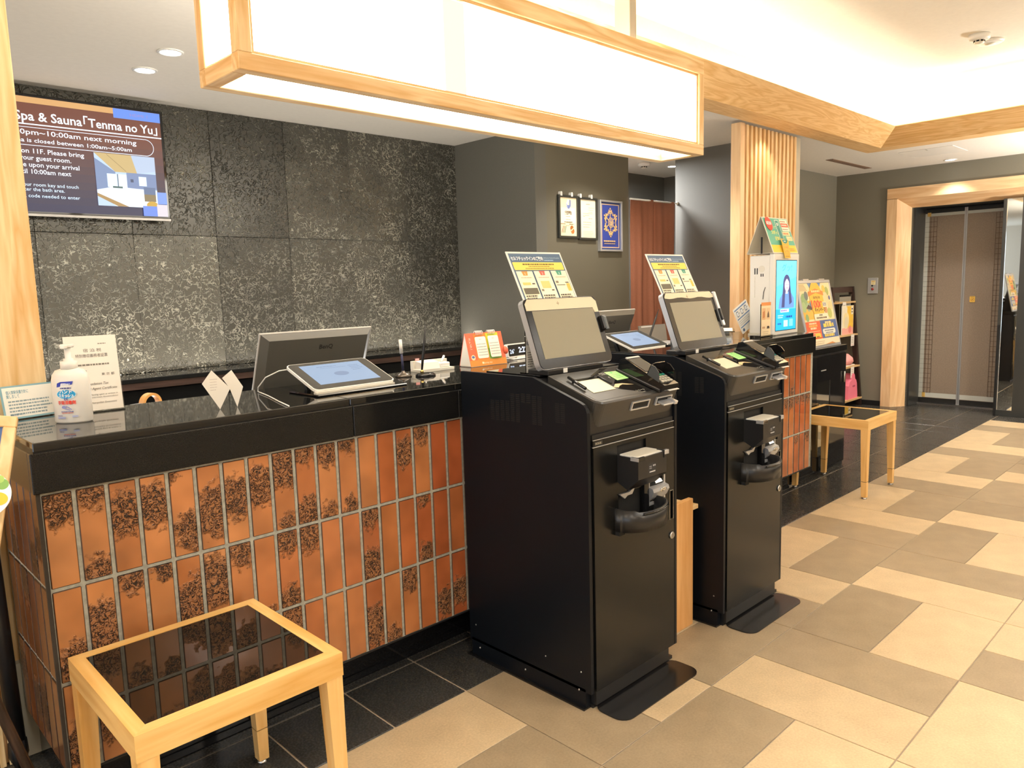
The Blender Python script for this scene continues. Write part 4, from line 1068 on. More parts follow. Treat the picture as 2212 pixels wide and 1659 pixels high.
# low wooden stand between the kiosks
st = thing('low_stand', 'low pale wood stand between the two kiosks', 'stand', (2.275, 1.60, 0))
MB().box(0, 0, 0, .268, .022, .528, M['stand_wood'], c=.0015).build('front_panel', st)
MB().box(.0, .022, 0, .018, .34, .49, M['oak']).box(.25, .022, 0, .268, .34, .49, M['oak']).build('side_panel', st)
MB().box(-.01, .0, .476, .304, .34, .492, M['oak_x'], c=.001).build('shelf', st) if False else MB().box(.0, .022, .478, .268, .34, .496, M['oak_x']).box(.268, .001, .478, .307, .34, .496, M['oak_x'], c=.001).build('shelf', st)
ac = thing('acrylic_holder', 'clear acrylic leaflet holder standing on the low wooden stand', 'leaflet holder', (2.40, 1.66, .496))
MB().prism([(0, 0), (.06, 0), (.062, .002), (.035, .13), (.032, .13), (.057, .004), (0, .003)], 'y', 0, .20, M['acrylic'], Matrix.Identity(4)).build('panel', ac)
# ================================================================== THINGS ON THE COUNTER
TZ = 1.041
# ---- hand sanitiser bottle
b = thing('pump_bottle', 'white hand sanitiser pump bottle on the left end of the counter', 'bottle', (.575, 2.385, TZ), R(-38))
prof = [(0, 0), (.046, 0), (.050, .005), (.0505, .12), (.047, .135), (.038, .148), (.022, .153), (0, .154)]
MB().lathe(prof[1:], (0, 0, 0), M['bottle'], 32, sx=1.0, sy=.68).build('body', b)
MB().lathe([(.0505, .005), (.0512, .012), (.0512, .055), (.0505, .056)], (0, 0, 0), mat('gel_level', (.70, .69, .64), .25), 32, sx=.985, sy=.665).build('gel', b) if False else None
MB().lathe([(.022, .152), (.022, .172), (.0205, .173), (.013, .173), (.013, .180), (.0085, .181), (.0085, .212), (.006, .213)], (0, 0, 0), M['white'], 24).build('pump_collar', b)
MB().box(-.017, -.012, .211, .013, .012, .221, M['white'], c=.003).box(-.040, -.006, .205, -.015, .006, .220, M['white'], c=.003).build('pump_head', b) if False else MB().box(-.017, -.012, .211, .015, .012, .221, M['white'], c=.003).box(-.006, -.032, .209, .006, -.010, .219, M['white'], c=.002).build('pump_head', b)
p = Print()
p.poly([(-.024, .103), (.018, .110), (.021, .119), (-.012, .118), (-.022, .114)], '#2f3fae'); p.lines(-.012, .110, .028, 1, .01, .003, '#c9d2f0', 'c')
p.lines(-.016, .0985, .032, 1, .01, .0035, '#3a3f86', 'c')
p.disc(0, .083, .026, '#d9eef8', sy=.52); p.disc(0, .083, .0245, '#2a9fd8', sy=.50)
p.text('ハンド', 0, .086, .0085, '#ffffff', 'c', bold=.03); p.text('スキッシュ', 0, .075, .0085, '#ffffff', 'c', bold=.03, w=.040)
p.text('EX', .0, .0665, .0065, '#2b3a9a', 'c', bold=.03); p.text('手指消毒剤', 0, .0555, .0085, '#e4432f', 'c', bold=.03, w=.047)
p.disc(-.008, .047, .006, '#8d93c9', sy=.7); p.line(-.002, .050, .012, .040, .002, '#8d93c9'); p.line(-.006, .043, .008, .038, .002, '#8d93c9')
p.lines(-.024, .033, .048, 1, .01, .0025, '#6a70a8', 'c'); p.lines(-.018, .0295, .036, 1, .01, .002, '#d86a58', 'c')
p.lines(-.028, .022, .016, 1, .01, .002, '#6a70a8'); p.rect(-.028, .015, .022, .0045, '#9fa8d4'); p.rect(.012, .018, .014, .005, '#b7bfe0')
T = Matrix.Identity(4)
lbl = p.build('label', b, FM((0, -.0352, 0), (1, 0, 0), (0, 0, 1)))
for v_ in lbl.data.vertices:      # wrap the label round the bottle
    x = v_.co.x; v_.co.y -= 0; off = v_.co.y + .0352
    v_.co.y = -.0512*.68*math.sqrt(max(0, 1-(x/.0525)**2)) - .0012 + off
# ---- certificate stand and privacy notice
def card_stand(name, label, x, y, rz, W_, H_, tilt, fn, edge):
    t = thing(name, label, 'sign', (x, y, TZ), rz)
    yd = Vector((0, math.sin(tilt), math.cos(tilt)))
    T = FM((0, 0, .003), (1, 0, 0), yd)
    MB().box(0, 0, -.003, W_, H_, 0, M['acrylic'] if edge is None else edge, T).build('acrylic_plate', t)
    MB().box(0, -.004, 0, W_, .045, .003, M['acrylic']).build('foot', t)
    p = Print(); fn(p, W_, H_); p.build('printed_sheet', t, T); return t
def cert(p, W_, H_):
    p.rect(.003, .003, W_-.006, H_-.006, '#e9e4da')
    p.lines(W_-.055, H_-.030, .028, 1, .01, .003, '#8a8378')
    p.text('宿 泊 税', W_*.52, H_-.052, .0085, '#4a443c', 'c', w=.050)
    p.text('特別徴収義務者証票', W_*.50, H_-.068, .0085, '#4a443c', 'c', w=.088)
    p.lines(.02, H_-.094, W_-.035, 1, .01, .005, '#7a746a'); p.lines(.02, H_-.113, .05, 1, .01, .005, '#7a746a')
    p.text('東 京 都', W_-.036, H_-.126, .0065, '#5a544a', 'c', w=.036)
    p.text('Accommodation Tax', W_*.46, H_-.154, .008, '#4a443c', 'c', it=.25, w=.085); p.text('Collecting Agent Certificate', W_*.52, H_-.169, .008, '#4a443c', 'c', it=.25, w=.112)
    p.text('is a special collecting agent as written in', W_*.52, H_-.186, .005, '#6a645a', 'c', it=.25, w=.112); p.text('Metropolitan Government Accommodation', W_*.52, H_-.194, .005, '#6a645a', 'c', it=.25, w=.112)
    p.text('Tokyo Metropolitan Government', W_*.56, H_-.211, .0055, '#5a544a', 'c', it=.25, w=.09)
def priv(p, W_, H_):
    p.rect(.005, .005, W_-.010, H_-.010, '#eeeee6')
    p.text('個人情報保護方針に', .014, H_-.024, .0085, '#4a90a8', bold=.01, w=.060); p.text('関しまして', .014, H_-.036, .0085, '#4a90a8', bold=.01, w=.034)
    p.lines(.016, H_-.049, W_-.03, 5, .0095, .0045, '#8aa0a8'); p.lines(W_-.05, .030, .035, 1, .01, .004, '#8aa0a8')
    p.text('dormy inn', .016, .010, .006, '#4a7f98')
card_stand('certificate_stand', 'upright white accommodation tax certificate in a clear stand behind the pump bottle', .600, 2.525, R(-3), .150, .235, R(6), cert, None)
card_stand('privacy_notice', 'small blue edged notice card beside the oak pillar', .440, 2.56, R(12), .150, .098, R(10), priv, mat('blue_notice_edge', (.22, .42, .50), .4))
# ---- folded tent card
tc_ = thing('folded_card', 'folded white paper card standing on edge on the counter', 'card', (.972, 2.245, TZ), R(-4))
def leafp(pts, y):
    MB().prism(pts, 'y', y-.0004, y+.0004, M['paper']).build('leaf', tc_)
leafp([(.0, .061), (-.035, .0), (-.083, .083), (-.052, .121)], 0)
leafp([(-.020, .094), (.010, .116), (.042, .061), (.020, .0), (.0, .061)], .006)
p = Print(); p.lines(-.060, .092, .024, 5, .008, .002, '#c8bfb8'); p.build('faint_print', tc_, FM((0, -.0006, 0), (1, 0, 0), (0, 0, 1)))
# ---- tape roll on the staff desk
tp = thing('tape_roll', 'small roll of tape with an orange core on the staff desk behind the counter', 'tape', (.90, 2.74, .98), R(20))
rg = MB()
vv, fs = [], []
for i in range(28):
    a = 2*PI*i/28
    for (r_, y) in ((.038, -.012), (.038, .012), (.029, .012), (.029, -.012)): vv.append((r_*math.cos(a), y, .038+r_*math.sin(a)))
for i in range(28):
    for j in range(4): fs.append([4*i+j, 4*i+(j+1) % 4, 4*((i+1) % 28)+(j+1) % 4, 4*((i+1) % 28)+j])
MB().add(vv, fs, mat('tape_amber', '#e9b06a', .35), smooth=False).build('tape', tp)
vv = [(x*.0285/.029 if False else x, y*1.1, z) for x, y, z in vv]
MB().box(-.075, -.014, .03, -.034, .014, .045, M['silver'], c=.003).build('cutter', tp)

# ---- staff monitors (their backs face the guests)
def monitor(x, y, label, W_=.50, H_=.29, rz=0.):
    t = thing('desk_monitor', label, 'monitor', (x, y, .98), rz, group='desk monitors')
    yd = Vector((0, -.10, .235)).normalized()
    T = FM((0, .10, -.02 + .03), (1, 0, 0), yd)
    MB().box(0, 0, -.012, W_, H_, -.002, M['monitor_edge'], T, c=.002).build('screen_frame', t)
    b_ = MB()
    v = [(.004, .004, -.002), (W_-.004, .004, -.002), (W_-.004, H_-.004, -.002), (.004, H_-.004, -.002), (.03, .02, .020), (W_-.03, .02, .020), (W_-.03, H_-.022, .020), (.03, H_-.022, .020)]
    b_.add(v, [(0, 1, 2, 3)[::-1], (4, 5, 6, 7), (0, 1, 5, 4), (1, 2, 6, 5), (2, 3, 7, 6), (3, 0, 4, 7)], M['monitor_back'], T)
    bk = b_.build('back_shell', t)
    p = Print(); p.text('BenQ', W_*.56, H_*.74, .019, '#1b1a18', 'c', bold=.02); p.build('logo', bk, T @ Matrix.Translation((0, 0, .0203)))
    MB().box(W_/2-.03, .03, -.006, W_/2+.03, .06, .10, M['black']).box(W_/2-.10, -.01, -.0, W_/2+.10, .16, .012, M['black'], c=.003).build('stand', t)
    MB().box(.008, .008, -.0135, W_-.008, H_-.008, -.0115, M['bezel'], T).build('screen', t)
    return t
monitor(1.268, 2.64, 'grey backed desk monitor behind the tablet on the left half of the counter', W_=.49, H_=.27)
monitor(3.085, 2.64, 'grey backed desk monitor behind the nearest kiosk display', W_=.49, H_=.27)
# ---- guest tablets on their stands
def tablet(x, y, rz, label, base=True):
    t = thing('guest_tablet', label, 'tablet', (x, y, TZ), rz, group='guest tablets')
    yd = Vector((0, .185, .072)).normalized(); W_, H_ = .335, .205
    T = FM((0, 0, .020), (1, 0, 0), yd)
    MB().prism(rr(0, 0, W_, H_, .020), 'z', -.010, -.0005, M['white'], T).build('case', t)
    fc = MB().prism(rr(.004, .004, W_-.004, H_-.004, .017), 'z', -.0005, .0008, mat('tablet_bezel', (.05, .048, .042), .12), T).build('bezel', t)
    p = Print(.62); p.rect(.040, .032, .250, .150, '#a9c3e4'); p.lines(.09, .158, .10, 1, .01, .006, '#92a9cc', 'c'); p.lines(.10, .146, .12, 1, .01, .004, '#97aed0', 'c')
    p.lines(.225, .150, .05, 4, .012, .004, '#8ba2c4'); p.disc(.165, .098, .030, '#8fa5c8', sy=.55)
    p.build('lit_screen', fc, T @ Matrix.Translation((0, 0, .0009)))
    MB().box(.15, .016, .0012, .185, .020, .0014, M['silver'], T).build('maker_mark', fc) if False else None
    MB().box(-.01, -.03, 0, W_+.03, .16, .007, M['gloss'], c=.003).build('base_tray', t)
    MB().box(.0, -.006, .007, W_-.01, .012, .013, M['cream']).build('front_stop', t)
    for x in (.04, W_-.055): MB().prism([(.118, .006), (.135, .006), (.168, .076), (.150, .076)], 'x', x, x+.015, M['black']).build('prop_leg', t)
    return t
tablet(1.262, 2.245, R(2), 'white edged tablet glowing pale blue on the counter below the left monitor')
tablet(3.02, 2.24, R(3), 'white edged tablet glowing blue between the two kiosk displays')
cb = thing('tablet_cable', 'thin white cable looping from the left tablet to the counter edge', 'cable', (1.22, 2.43, TZ))
MB().tube([(.055, .0, .080), (.02, .02, .076), (-.02, .045, .055), (-.035, .075, .02), (-.03, .09, .003), (-.06, -.05, .003), (-.10, -.20, .003), (-.13, -.325, .003)], .0022, M['white'], 6).build('cord', cb)
# ---- pens
pn = thing('stylus_stand', 'dark blue stylus with a white cap in a round weighted stand', 'pen', (1.775, 2.455, TZ))
MB().lathe([(.034, 0), (.034, .004), (.024, .012), (.008, .018), (.007, .024), (0, .024)], (0, 0, 0), mat('bronze_base', (.10, .085, .07), .25, metal=.6), 24).build('base', pn)
MB().tube([(0, 0, .02), (-.006, -.002, .094)], .005, mat('navy_barrel', (.03, .035, .09), .3), 10).build('barrel', pn)
MB().tube([(-.006, -.002, .094), (-.011, -.004, .150)], .0068, M['white'], 12).build('cap', pn)
pn = thing('desk_pen', 'tall black desk pen leaning in a gloss black oval base', 'pen', (1.845, 2.40, TZ))
MB().lathe([(.036, 0), (.036, .006), (.028, .012), (.010, .015), (0, .015)], (0, 0, 0), M['gloss'], 24, sx=1.2).build('base', pn)
MB().lathe([(.007, .013), (.007, .022), (.004, .026), (0, .026)], (-.018, 0, 0), M['gold'], 12).build('socket', pn)
MB().tube([(-.018, 0, .024), (-.010, 0, .08), (.0, 0, .13), (.008, 0, .205)], [.004, .0062, .0055, .0015], M['black'], 10).build('barrel', pn)
# ---- white memo tray
mt_ = thing('memo_tray', 'cream memo tray with papers and a white clip at the back edge of the counter', 'stationery tray', (1.895, 2.50, TZ), R(-4))
MB().box(0, 0, 0, .175, .075, .012, M['cream'], c=.001).box(0, .055, .012, .175, .075, .045, M['cream']).build('tray', mt_)
MB().prism([(0, .012), (.05, .012), (.06, .046), (.01, .040)], 'x', .01, .10, M['paper']).build('papers', mt_)
MB().box(.105, .01, .012, .160, .05, .034, M['white'], c=.004).tube([(.12, .02, .034), (.150, .04, .058)], .005, M['white'], 8).build('clip', mt_)
MB().box(.012, .052, .03, .030, .056, .056, mat('pink_tab', '#e8a7a7', .6)).build('tab', mt_)
MB().tube([(.02, .01, .014), (.05, .035, .048)], .003, M['white'], 6).build('pencil', mt_)
# ---- desk calendar
cal = thing('desk_calendar', 'red and orange tent desk calendar with white month pads', 'calendar', (2.150, 2.470, TZ), R(-2))
yd = Vector((0, .040, .148)).normalized()
T = FM((0, 0, .002), (1, 0, 0), yd)
W_, H_ = .212, .150
red = pm('#ee6a49')
MB().box(0, 0, -.0015, W_, H_, 0, red, T).build('front_card', cal)
MB().box(0, 0, -.0015, W_, H_, 0, red, FM((W_, .082, .002), (-1, 0, 0), Vector((0, -.040, .148)))).build('back_card', cal)
MB().box(.004, .002, 0, W_-.004, .080, .0015, M['paper']).build('base_card', cal)
MB().prism([(.003, .003), (.040, .144), (.043, .144), (.080, .003)], 'x', .001, .002, M['paper']).build('side_card', cal)
p = Print()
p.rect(0, 0, W_, .028, '#d98e3c'); p.text('dormy inn', .10, .009, .009, '#f6e6c8', 'c'); p.disc(.072, .0135, .005, '#f6e6c8')
p.rect(.046, .028, .070, .118, '#f08a3c'); p.rect(.116, .028, .072, .118, '#cfd23a'); p.rect(.116, .028, .072, .050, '#7fb04a')
p.text('カレンダー', .020, .118, .010, '#fbe6d6', 'c', vertical=True); p.disc(.022, .040, .012, '#f2d8b0'); p.disc(.022, .042, .008, '#5a6fa8', sy=.7)
for x in (.050, .121):
    p.rrect(x, .034, .062, .098, .008, '#f7f3e6'); p.lines(x+.024, .118, .014, 1, .01, .004, '#d8c8b8')
    for r_ in range(5):
        for c_ in range(7): p.rect(x+.006+c_*.0075, .096-r_*.0125, .0035, .004, '#6d6a66' if c_ else '#d8604c')
p.build('print', cal, T)
rb = MB()
for x0 in (.056, .128):
    for i in range(6):
        x = x0+.0075*i
        rb.tube([(x, .036+.008*math.cos(R(a)), .146+.010*math.sin(R(a))) for a in range(-60, 300, 40)], .0014, M['white'], 6)
rb.build('ring_binding', cal)['kind'] = 'stuff'
MB().lathe([(.018, 0), (.018, .0015), (0, .0015)], (0, 0, 0), red, 20, T @ Matrix.Translation((W_+.004, .06, -.0015))).build('tab', cal)
# ---- digital clock
dc = thing('digital_clock', 'white framed digital clock with blue white digits beside the calendar', 'clock', (2.462, 2.555, TZ), R(4))
T = FM((0, 0, .012), (1, 0, 0), Vector((0, .012, .06)))
MB().prism(rr(0, 0, .185, .066, .007), 'z', -.018, -.001, M['white'], T).build('case', dc)
MB().prism(rr(.006, .006, .179, .060, .004), 'z', -.001, .0004, M['bezel'], T).build('face', dc)
p = Print(1.5); p.text("26'", .014, .018, .021, '#cfe0ff', bold=.01); p.text('2:22', .078, .020, .027, '#e6efff', bold=.02); p.build('digits', dc, T @ Matrix.Translation((0, 0, .0006)))
MB().box(.02, -.01, 0, .165, .04, .006, M['white'], c=.002).box(.06, .0, .006, .12, .015, .016, M['white']).build('foot', dc)
MB().box(-.004, .004, .030, .0, .012, .036, M['white'], T).build('side_button', dc) if False else None
# ---- narrow card stand just behind the nearest display
wc = thing('narrow_notice', 'narrow white notice strip with blue print beside the left edge of the nearest display', 'notice', (1.815, 1.80, 1.0895))
MB().box(0, 0, 0, .045, .003, .165, M['acrylic']).box(0, -.01, 0, .045, .03, .003, M['acrylic']).build('holder', wc)
p = Print(); p.rect(.001, .002, .043, .161, '#e9e6dc'); p.rect(.026, .085, .016, .055, '#5f8fc0'); p.text('予約', .018, .115, .012, '#2f3f6a', 'c'); p.text('確認', .018, .098, .012, '#2f3f6a', 'c'); p.lines(.008, .07, .03, 7, .008, .0035, '#8a8478'); p.build('print', wc, FM((0, -.0003, 0), (1, 0, 0), (0, 0, 1)))
# ---- laptop back and black pen behind the farther kiosk
lp = thing('silver_laptop', 'small silver laptop lid standing left of the farther kiosk display', 'laptop', (3.50, 2.53, TZ), R(-4))
T = FM((0, .02, .006), (1, 0, 0), Vector((0, .02, .12)))
MB().prism(rr(0, 0, .24, .100, .006), 'z', -.004, .003, mat('laptop_grey', (.20, .185, .165), .35, metal=.3), T).box(.02, .088, .003, .12, .096, .0035, M['silver'], T).build('lid', lp)
MB().box(0, -.13, 0, .24, .02, .008, M['silver'], c=.002).build('keyboard_base', lp)
bp_ = thing('black_desk_pen', 'long black desk pen leaning before the red brown curtain', 'pen', (3.435, 2.445, TZ))
MB().lathe([(.034, 0), (.034, .006), (.026, .012), (0, .014)], (0, 0, 0), M['gloss'], 20, sx=1.2).build('base', bp_)
MB().tube([(.0, 0, .01), (.012, 0, .06), (.06, 0, .14), (.095, 0, .20)], [.004, .0062, .0055, .0015], M['black'], 10).build('barrel', bp_)
# ---- clear tray table with leaflets, acrylic stand and the power bank rental box
ty = thing('leaflet_tray', 'clear raised tray with a cream leaflet right of the farther display', 'tray', (3.93, 2.20, TZ), R(30))
MB().box(0, 0, .052, .30, .20, .056, M['acrylic']).box(.01, .01, 0, .018, .19, .052, M['acrylic']).box(.282, .01, 0, .29, .19, .052, M['acrylic']).build('tray', ty)
MB().box(.012, .012, .0565, .285, .188, .060, M['paper'], c=.0005).build('leaflet', ty)
p = Print(); p.rect(.20, .06, .04, .03, '#8aa66a'); p.lines(.03, .15, .2, 4, .02, .004, '#b9ae94'); p.build('print', ty, Matrix.Translation((0, 0, .0601)))
MB().box(.02, .02, .0, .26, .17, .012, M['paper']).build('lower_leaflets', ty)
rb_ = thing('power_bank_box', 'tall white power bank rental box with a lit blue screen on the counter end', 'vending box', (4.385, 2.195, TZ))
bx = MB().box(.008, .03, .012, .325, .165, .495, M['white'], c=.004).build('case', rb_)
MB().box(0, 0, .0, .335, .034, .505, M['white'], c=.006).box(.0, .03, 0, .33, .17, .012, M['cream']).build('front_frame', rb_)
p = Print(1.25)
p.rect(.028, .030, .27, .43, '#63d3f6'); p.rect(.028, .030, .27, .13, '#27b3ee'); p.poly([(.028, .30), (.298, .36), (.298, .46), (.028, .46)], '#74daf8')
p.text('グッ!', .165, .398, .038, '#36b3df', 'c', w=.13, it=.15)
# printed portrait on the screen: long dark hair, blue shirt
hair, skin, shirt = '#4a4a78', '#e6d3e6', '#6f97d8'
p.poly([(.06, .165), (.30-.03, .165), (.268, .225), (.225, .262), (.12, .262), (.075, .225)], shirt)
p.disc(.165, .315, .047, hair, sy=1.25); p.poly([(.120, .32), (.150, .33), (.140, .17), (.100, .17)], hair); p.poly([(.185, .33), (.210, .32), (.240, .20), (.205, .185)], hair)
p.poly([(.150, .255), (.182, .255), (.180, .285), (.153, .285)], skin); p.disc(.168, .308, .031, skin, sy=1.28); p.poly([(.137, .325), (.165, .352), (.200, .325), (.196, .350), (.166, .366), (.138, .350)], hair)
p.disc(.156, .312, .0035, '#3a2f4a', sy=.6); p.disc(.182, .312, .0035, '#3a2f4a', sy=.6); p.disc(.169, .291, .007, '#c9728a', sy=.4)
p.rect(.085, .140, .115, .020, '#e9eef8'); p.lines(.092, .146, .10, 1, .01, .009, '#8a76b8'); p.lines(.16, .105, .10, 1, .01, .012, '#1f4a9a'); p.lines(.05, .065, .07, 1, .01, .010, '#1f5aa8'); p.rect(.130, .05, .055, .04, '#bfe3f8'); p.rect(.205, .05, .05, .045, '#7fd0f6'); p.lines(.05, .118, .08, 2, .012, .006, '#bfe8fb')
p.build('lit_screen', rb_, FM((0, -.0004, 0), (1, 0, 0), (0, 0, 1)))
MB().box(.022, -.0003, .026, .303, .0002, .464, M['bezel']).build('screen_rim', rb_)
p = Print()
T = FM((.0078, .165, .0), (0, -1, 0), (0, 0, 1))
for x, z, h in ((.030, .380, .038), (.045, .380, .038)): p.rect(x, z, .008, h, '#2f3337')
for x in (.072, .085): p.rect(x, .365, .007, .018, '#2f3337')
for r_ in (.020, .015, .010, .005): p.disc(.079, .412, r_, '#c9c4b4'); p.disc(.079, .412, r_-.0015, '#e9e6dc')
p.build('side_ports', bx, T)
MB().tube([(.006, .06, .30), (.004, .07, .27), (.006, .075, .225)], .002, M['black'], 6).build('lead', bx)
ch = MB()
for i in range(14): ch.lathe([(.0022, -.002), (.003, 0), (.0022, .002)], (.005, .130, .365-.0095*i), M['cream'], 6)
ch.build('ball_chain', bx)['kind'] = 'stuff'
sg = thing('tent_sign', 'tent shaped green and yellow rental sign on top of the power bank box', 'sign', (4.375, 2.195, TZ+.505))
fv = Vector((0, .085, .225)).normalized(); hl = .24
T = FM((0, .0, .0), (1, 0, 0), fv)
MB().box(0, 0, -.003, .33, hl, 0, M['cream'], T).build('front_board', sg)
MB().box(0, 0, -.003, .33, hl, 0, M['cream'], FM((.33, .178, 0), (-1, 0, 0), Vector((0, -.085, .225)))).build('back_board', sg)
MB().box(0, 0, 0, .33, .178, .002, M['cream']).box(.0, .075, .0, .004, .085, .10, M['black']).build('base_board', sg)
p = Print()
p.rect(.006, .006, .318, hl-.012, '#f5cf3a'); p.rect(.006, .055, .318, hl-.061, '#57b09a')
p.text('とって、', .080, .165, .018, '#f4f0b8', 'l'); p.text('スポッと', .060, .128, .020, '#f4e86a', 'l', bold=.02); p.text('返却!', .085, .088, .020, '#f4e86a', 'l', bold=.02)
p.rrect(.150, .075, .050, .150, .008, '#e9efe6'); p.rrect(.154, .079, .042, .142, .006, '#2f8f86'); p.disc(.175, .195, .010, '#f2f4ea'); p.disc(.175, .195, .004, '#2f8f86')
p.rect(.215, .150, .100, .080, '#f6efdc'); p.rect(.218, .178, .094, .026, '#dd5a3c'); p.lines(.222, .212, .085, 1, .01, .008, '#b98a6a'); p.lines(.225, .186, .08, 1, .01, .010, '#f6d8c8'); p.lines(.222, .160, .085, 1, .01, .006, '#8a7a6a')
p.rect(.205, .120, .095, .026, '#f6e2b0'); p.lines(.210, .128, .085, 1, .01, .010, '#d8743c'); p.rect(.235, .085, .075, .030, '#f6e2b0'); p.text('レンタル', .272, .092, .014, '#c98a3a', 'c', w=.06)
p.lines(.18, .030, .13, 2, .012, .006, '#e0a82a')
p.build('print', sg, T)
p = Print(); p.disc(.060, .195, .040, '#e8402f', sy=1.12); p.text('¥330', .060, .188, .022, '#ffffff', 'c', bold=.03, w=.062); p.build('price_disc', sg, T @ Matrix.Translation((0, 0, .004)))
MB().lathe([(.040, 0), (.040, .0015), (0, .0015)], (0, 0, 0), pm('#e8402f'), 24, T @ Matrix.Translation((.060, .195, .002)), sy=1.12).build('disc_plate', sg)
T2 = FM((.118, -.016, -.030), (1, 0, 0), Vector((0, .030, .12)))
MB().prism([(.0, 0), (.075, 0), (.095, .115), (.0, .125)], 'z', -.001, 0, pm('#f3b92e'), T2).build('yellow_tag', sg)
p = Print(); p.rrect(.010, .026, .062, .060, .006, '#c98a1e'); p.rrect(.012, .028, .058, .056, .005, '#f3b92e'); p.text('スマホ充電', .041, .062, .012, '#b8402a', 'c', w=.052); p.text('レンタル', .041, .036, .016, '#5a3a12', 'c', w=.05); p.disc(.045, .118, .036, '#2f8f80', sy=.7, a0=180, a1=360); p.lines(.03, .104, .03, 1, .01, .007, '#d8ece4'); p.lines(.01, .010, .06, 1, .01, .004, '#a87a1e')
p.build('tag_print', sg, T2)
ls = thing('leaning_leaflet', 'blue striped instruction leaflet leaning left of the power bank box', 'leaflet', (4.335, 2.372, TZ))
T = FM((.0, .0, .008), Vector((1, -.12, -.55)) if False else Vector((.88, -.10, .45)), Vector((-.45, .16, .88)))
MB().prism(rr(.0, .0, .150, .175, .008), 'z', -.001, 0, M['white'], T).build('sheet', ls)
p = Print(); p.rect(.008, .156, .134, .008, '#5f86b8'); p.rect(.008, .095, .134, .007, '#5f86b8'); p.rect(.008, .038, .134, .007, '#5f86b8')
for i in range(3): p.rrect(.018+.044*i, .112, .020, .036, .003, '#4a6484'); p.rrect(.021+.044*i, .117, .014, .026, .001, '#e9eef2'); p.poly([(.043+.044*i, .126), (.051+.044*i, .130), (.043+.044*i, .134)], '#4a6484')
p.lines(.012, .08, .12, 3, .012, .004, '#a8b4be'); p.disc(.025, .020, .010, '#3f5f8a'); p.build('print', ls, T @ Matrix.Translation((0, 0, .0003)))
lc = thing('bank_leaflet', 'cream upright leaflet with pictures of power banks in a clear stand', 'leaflet', (4.235, 2.20, TZ))
MB().box(0, 0, 0, .125, .004, .20, M['acrylic']).box(-.02, -.02, 0, .15, .06, .012, M['acrylic']).build('stand', lc)
p = Print(); p.rect(.002, .004, .121, .206, '#f2e0bb'); p.rect(.002, .190, .121, .020, '#e69a5a'); p.rect(.012, .105, .045, .07, '#e2b98a'); p.rect(.066, .105, .045, .07, '#e8cba0'); p.poly([(.076, .118), (.104, .118), (.100, .140), (.090, .158), (.080, .140)], '#5a4a40'); p.poly([(.020, .115), (.048, .120), (.046, .160), (.020, .152)], '#c98a5a')
p.rrect(.016, .052, .036, .012, .005, '#c9a27c'); p.poly([(.072, .050), (.108, .050), (.102, .066), (.078, .066)], '#4a4038'); p.lines(.02, .030, .08, 2, .012, .004, '#c9b690'); p.build('print', lc, FM((0, -.0005, 0), (1, 0, 0), (0, 0, 1)))

# ================================================================== TELEVISION ON THE PANELLED WALL
tv = thing('wall_television', 'wall mounted television showing a spa and sauna notice', 'television', (.62, 4.50, 1.815))
W_, H_ = 1.058, .605
MB().box(0, 0, 0, W_, .04, H_, M['gloss'], c=.004).build('case', tv)
MB().box(.0, -.004, .0, W_, .004, .012, M['monitor_edge']).build('lower_edge', tv)
MB().box(.25, .04, .15, .80, .072, .45, M['black']).build('wall_bracket', tv)
p = Print(1.05)
SX, SZ0 = .635, 1.838
sw, sh = 1.027, .567
def U(x): return x-SX
def V(z): return z-SZ0
N_ = 14
for i in range(N_):     # the slide's own backdrop runs from plum brown down to navy
    f = i/(N_-1); c0, c1 = (30, 30, 66), (104, 56, 42)
    c = '#%02x%02x%02x' % tuple(int(c0[j]+(c1[j]-c0[j])*min(1, f*1.35)) for j in range(3))
    p.rect(0, sh*i/N_, sw, sh/N_+.001, c)
p.rect(0, V(2.375), sw, sh-V(2.375), '#c99a62'); p.rect(U(1.420), V(2.355), sw-U(1.420), sh-V(2.355), '#5f86d8'); p.text('HDMI 1', U(1.55), V(2.372), .016, '#8f7fb8', 'c', w=.09)
p.text('Spa & Sauna', U(.958), V(2.290), .046, '#f2fbff', w=.304, bold=.015); p.text('「Tenma no Yu」', U(1.270), V(2.290), .046, '#f2fbff', w=.372, bold=.015)
p.rect(0, V(2.268), sw, .006, '#eef6ff'); p.rect(0, V(2.254), U(1.57), .003, '#dfeaff'); p.rect(0, V(2.166), U(1.57), .003, '#dfeaff')
for a in range(-90, 90, 15):
    r_ = .0445; cx, cy = U(1.57), V(2.2115); p.line(cx+r_*math.cos(R(a)), cy+r_*math.sin(R(a)), cx+r_*math.cos(R(a+15)), cy+r_*math.sin(R(a+15)), .003, '#dfeaff')
p.text(':00pm~10:00am next morning', U(1.525), V(2.220), .026, '#f2f6ff', 'r', bold=.01, w=.585)
p.text('Sauna is closed between 1:00am~5:00am', U(1.498), V(2.182), .021, '#f2f6ff', 'r', bold=.01, w=.590)
for t_, xr, z, wd in (('on 11F. Please bring', 1.256, 2.128, .286), ('your guest room.', 1.192, 2.094, .232), ('use upon your arrival', 1.228, 2.060, .284), ('until 10:00am next', 1.186, 2.026, .254)):
    p.text(t_, U(xr), V(z), .024, '#f2f6ff', 'r', bold=.01, w=wd)
for t_, xr, z, wd in (('your room key and touch', 1.215, 1.964, .262), ('enter the bath area.', 1.148, 1.940, .206), ('A code needed to enter', 1.217, 1.908, .262)):
    p.text(t_, U(xr), V(z), .018, '#d8ecff', 'r', bold=.004, w=wd)
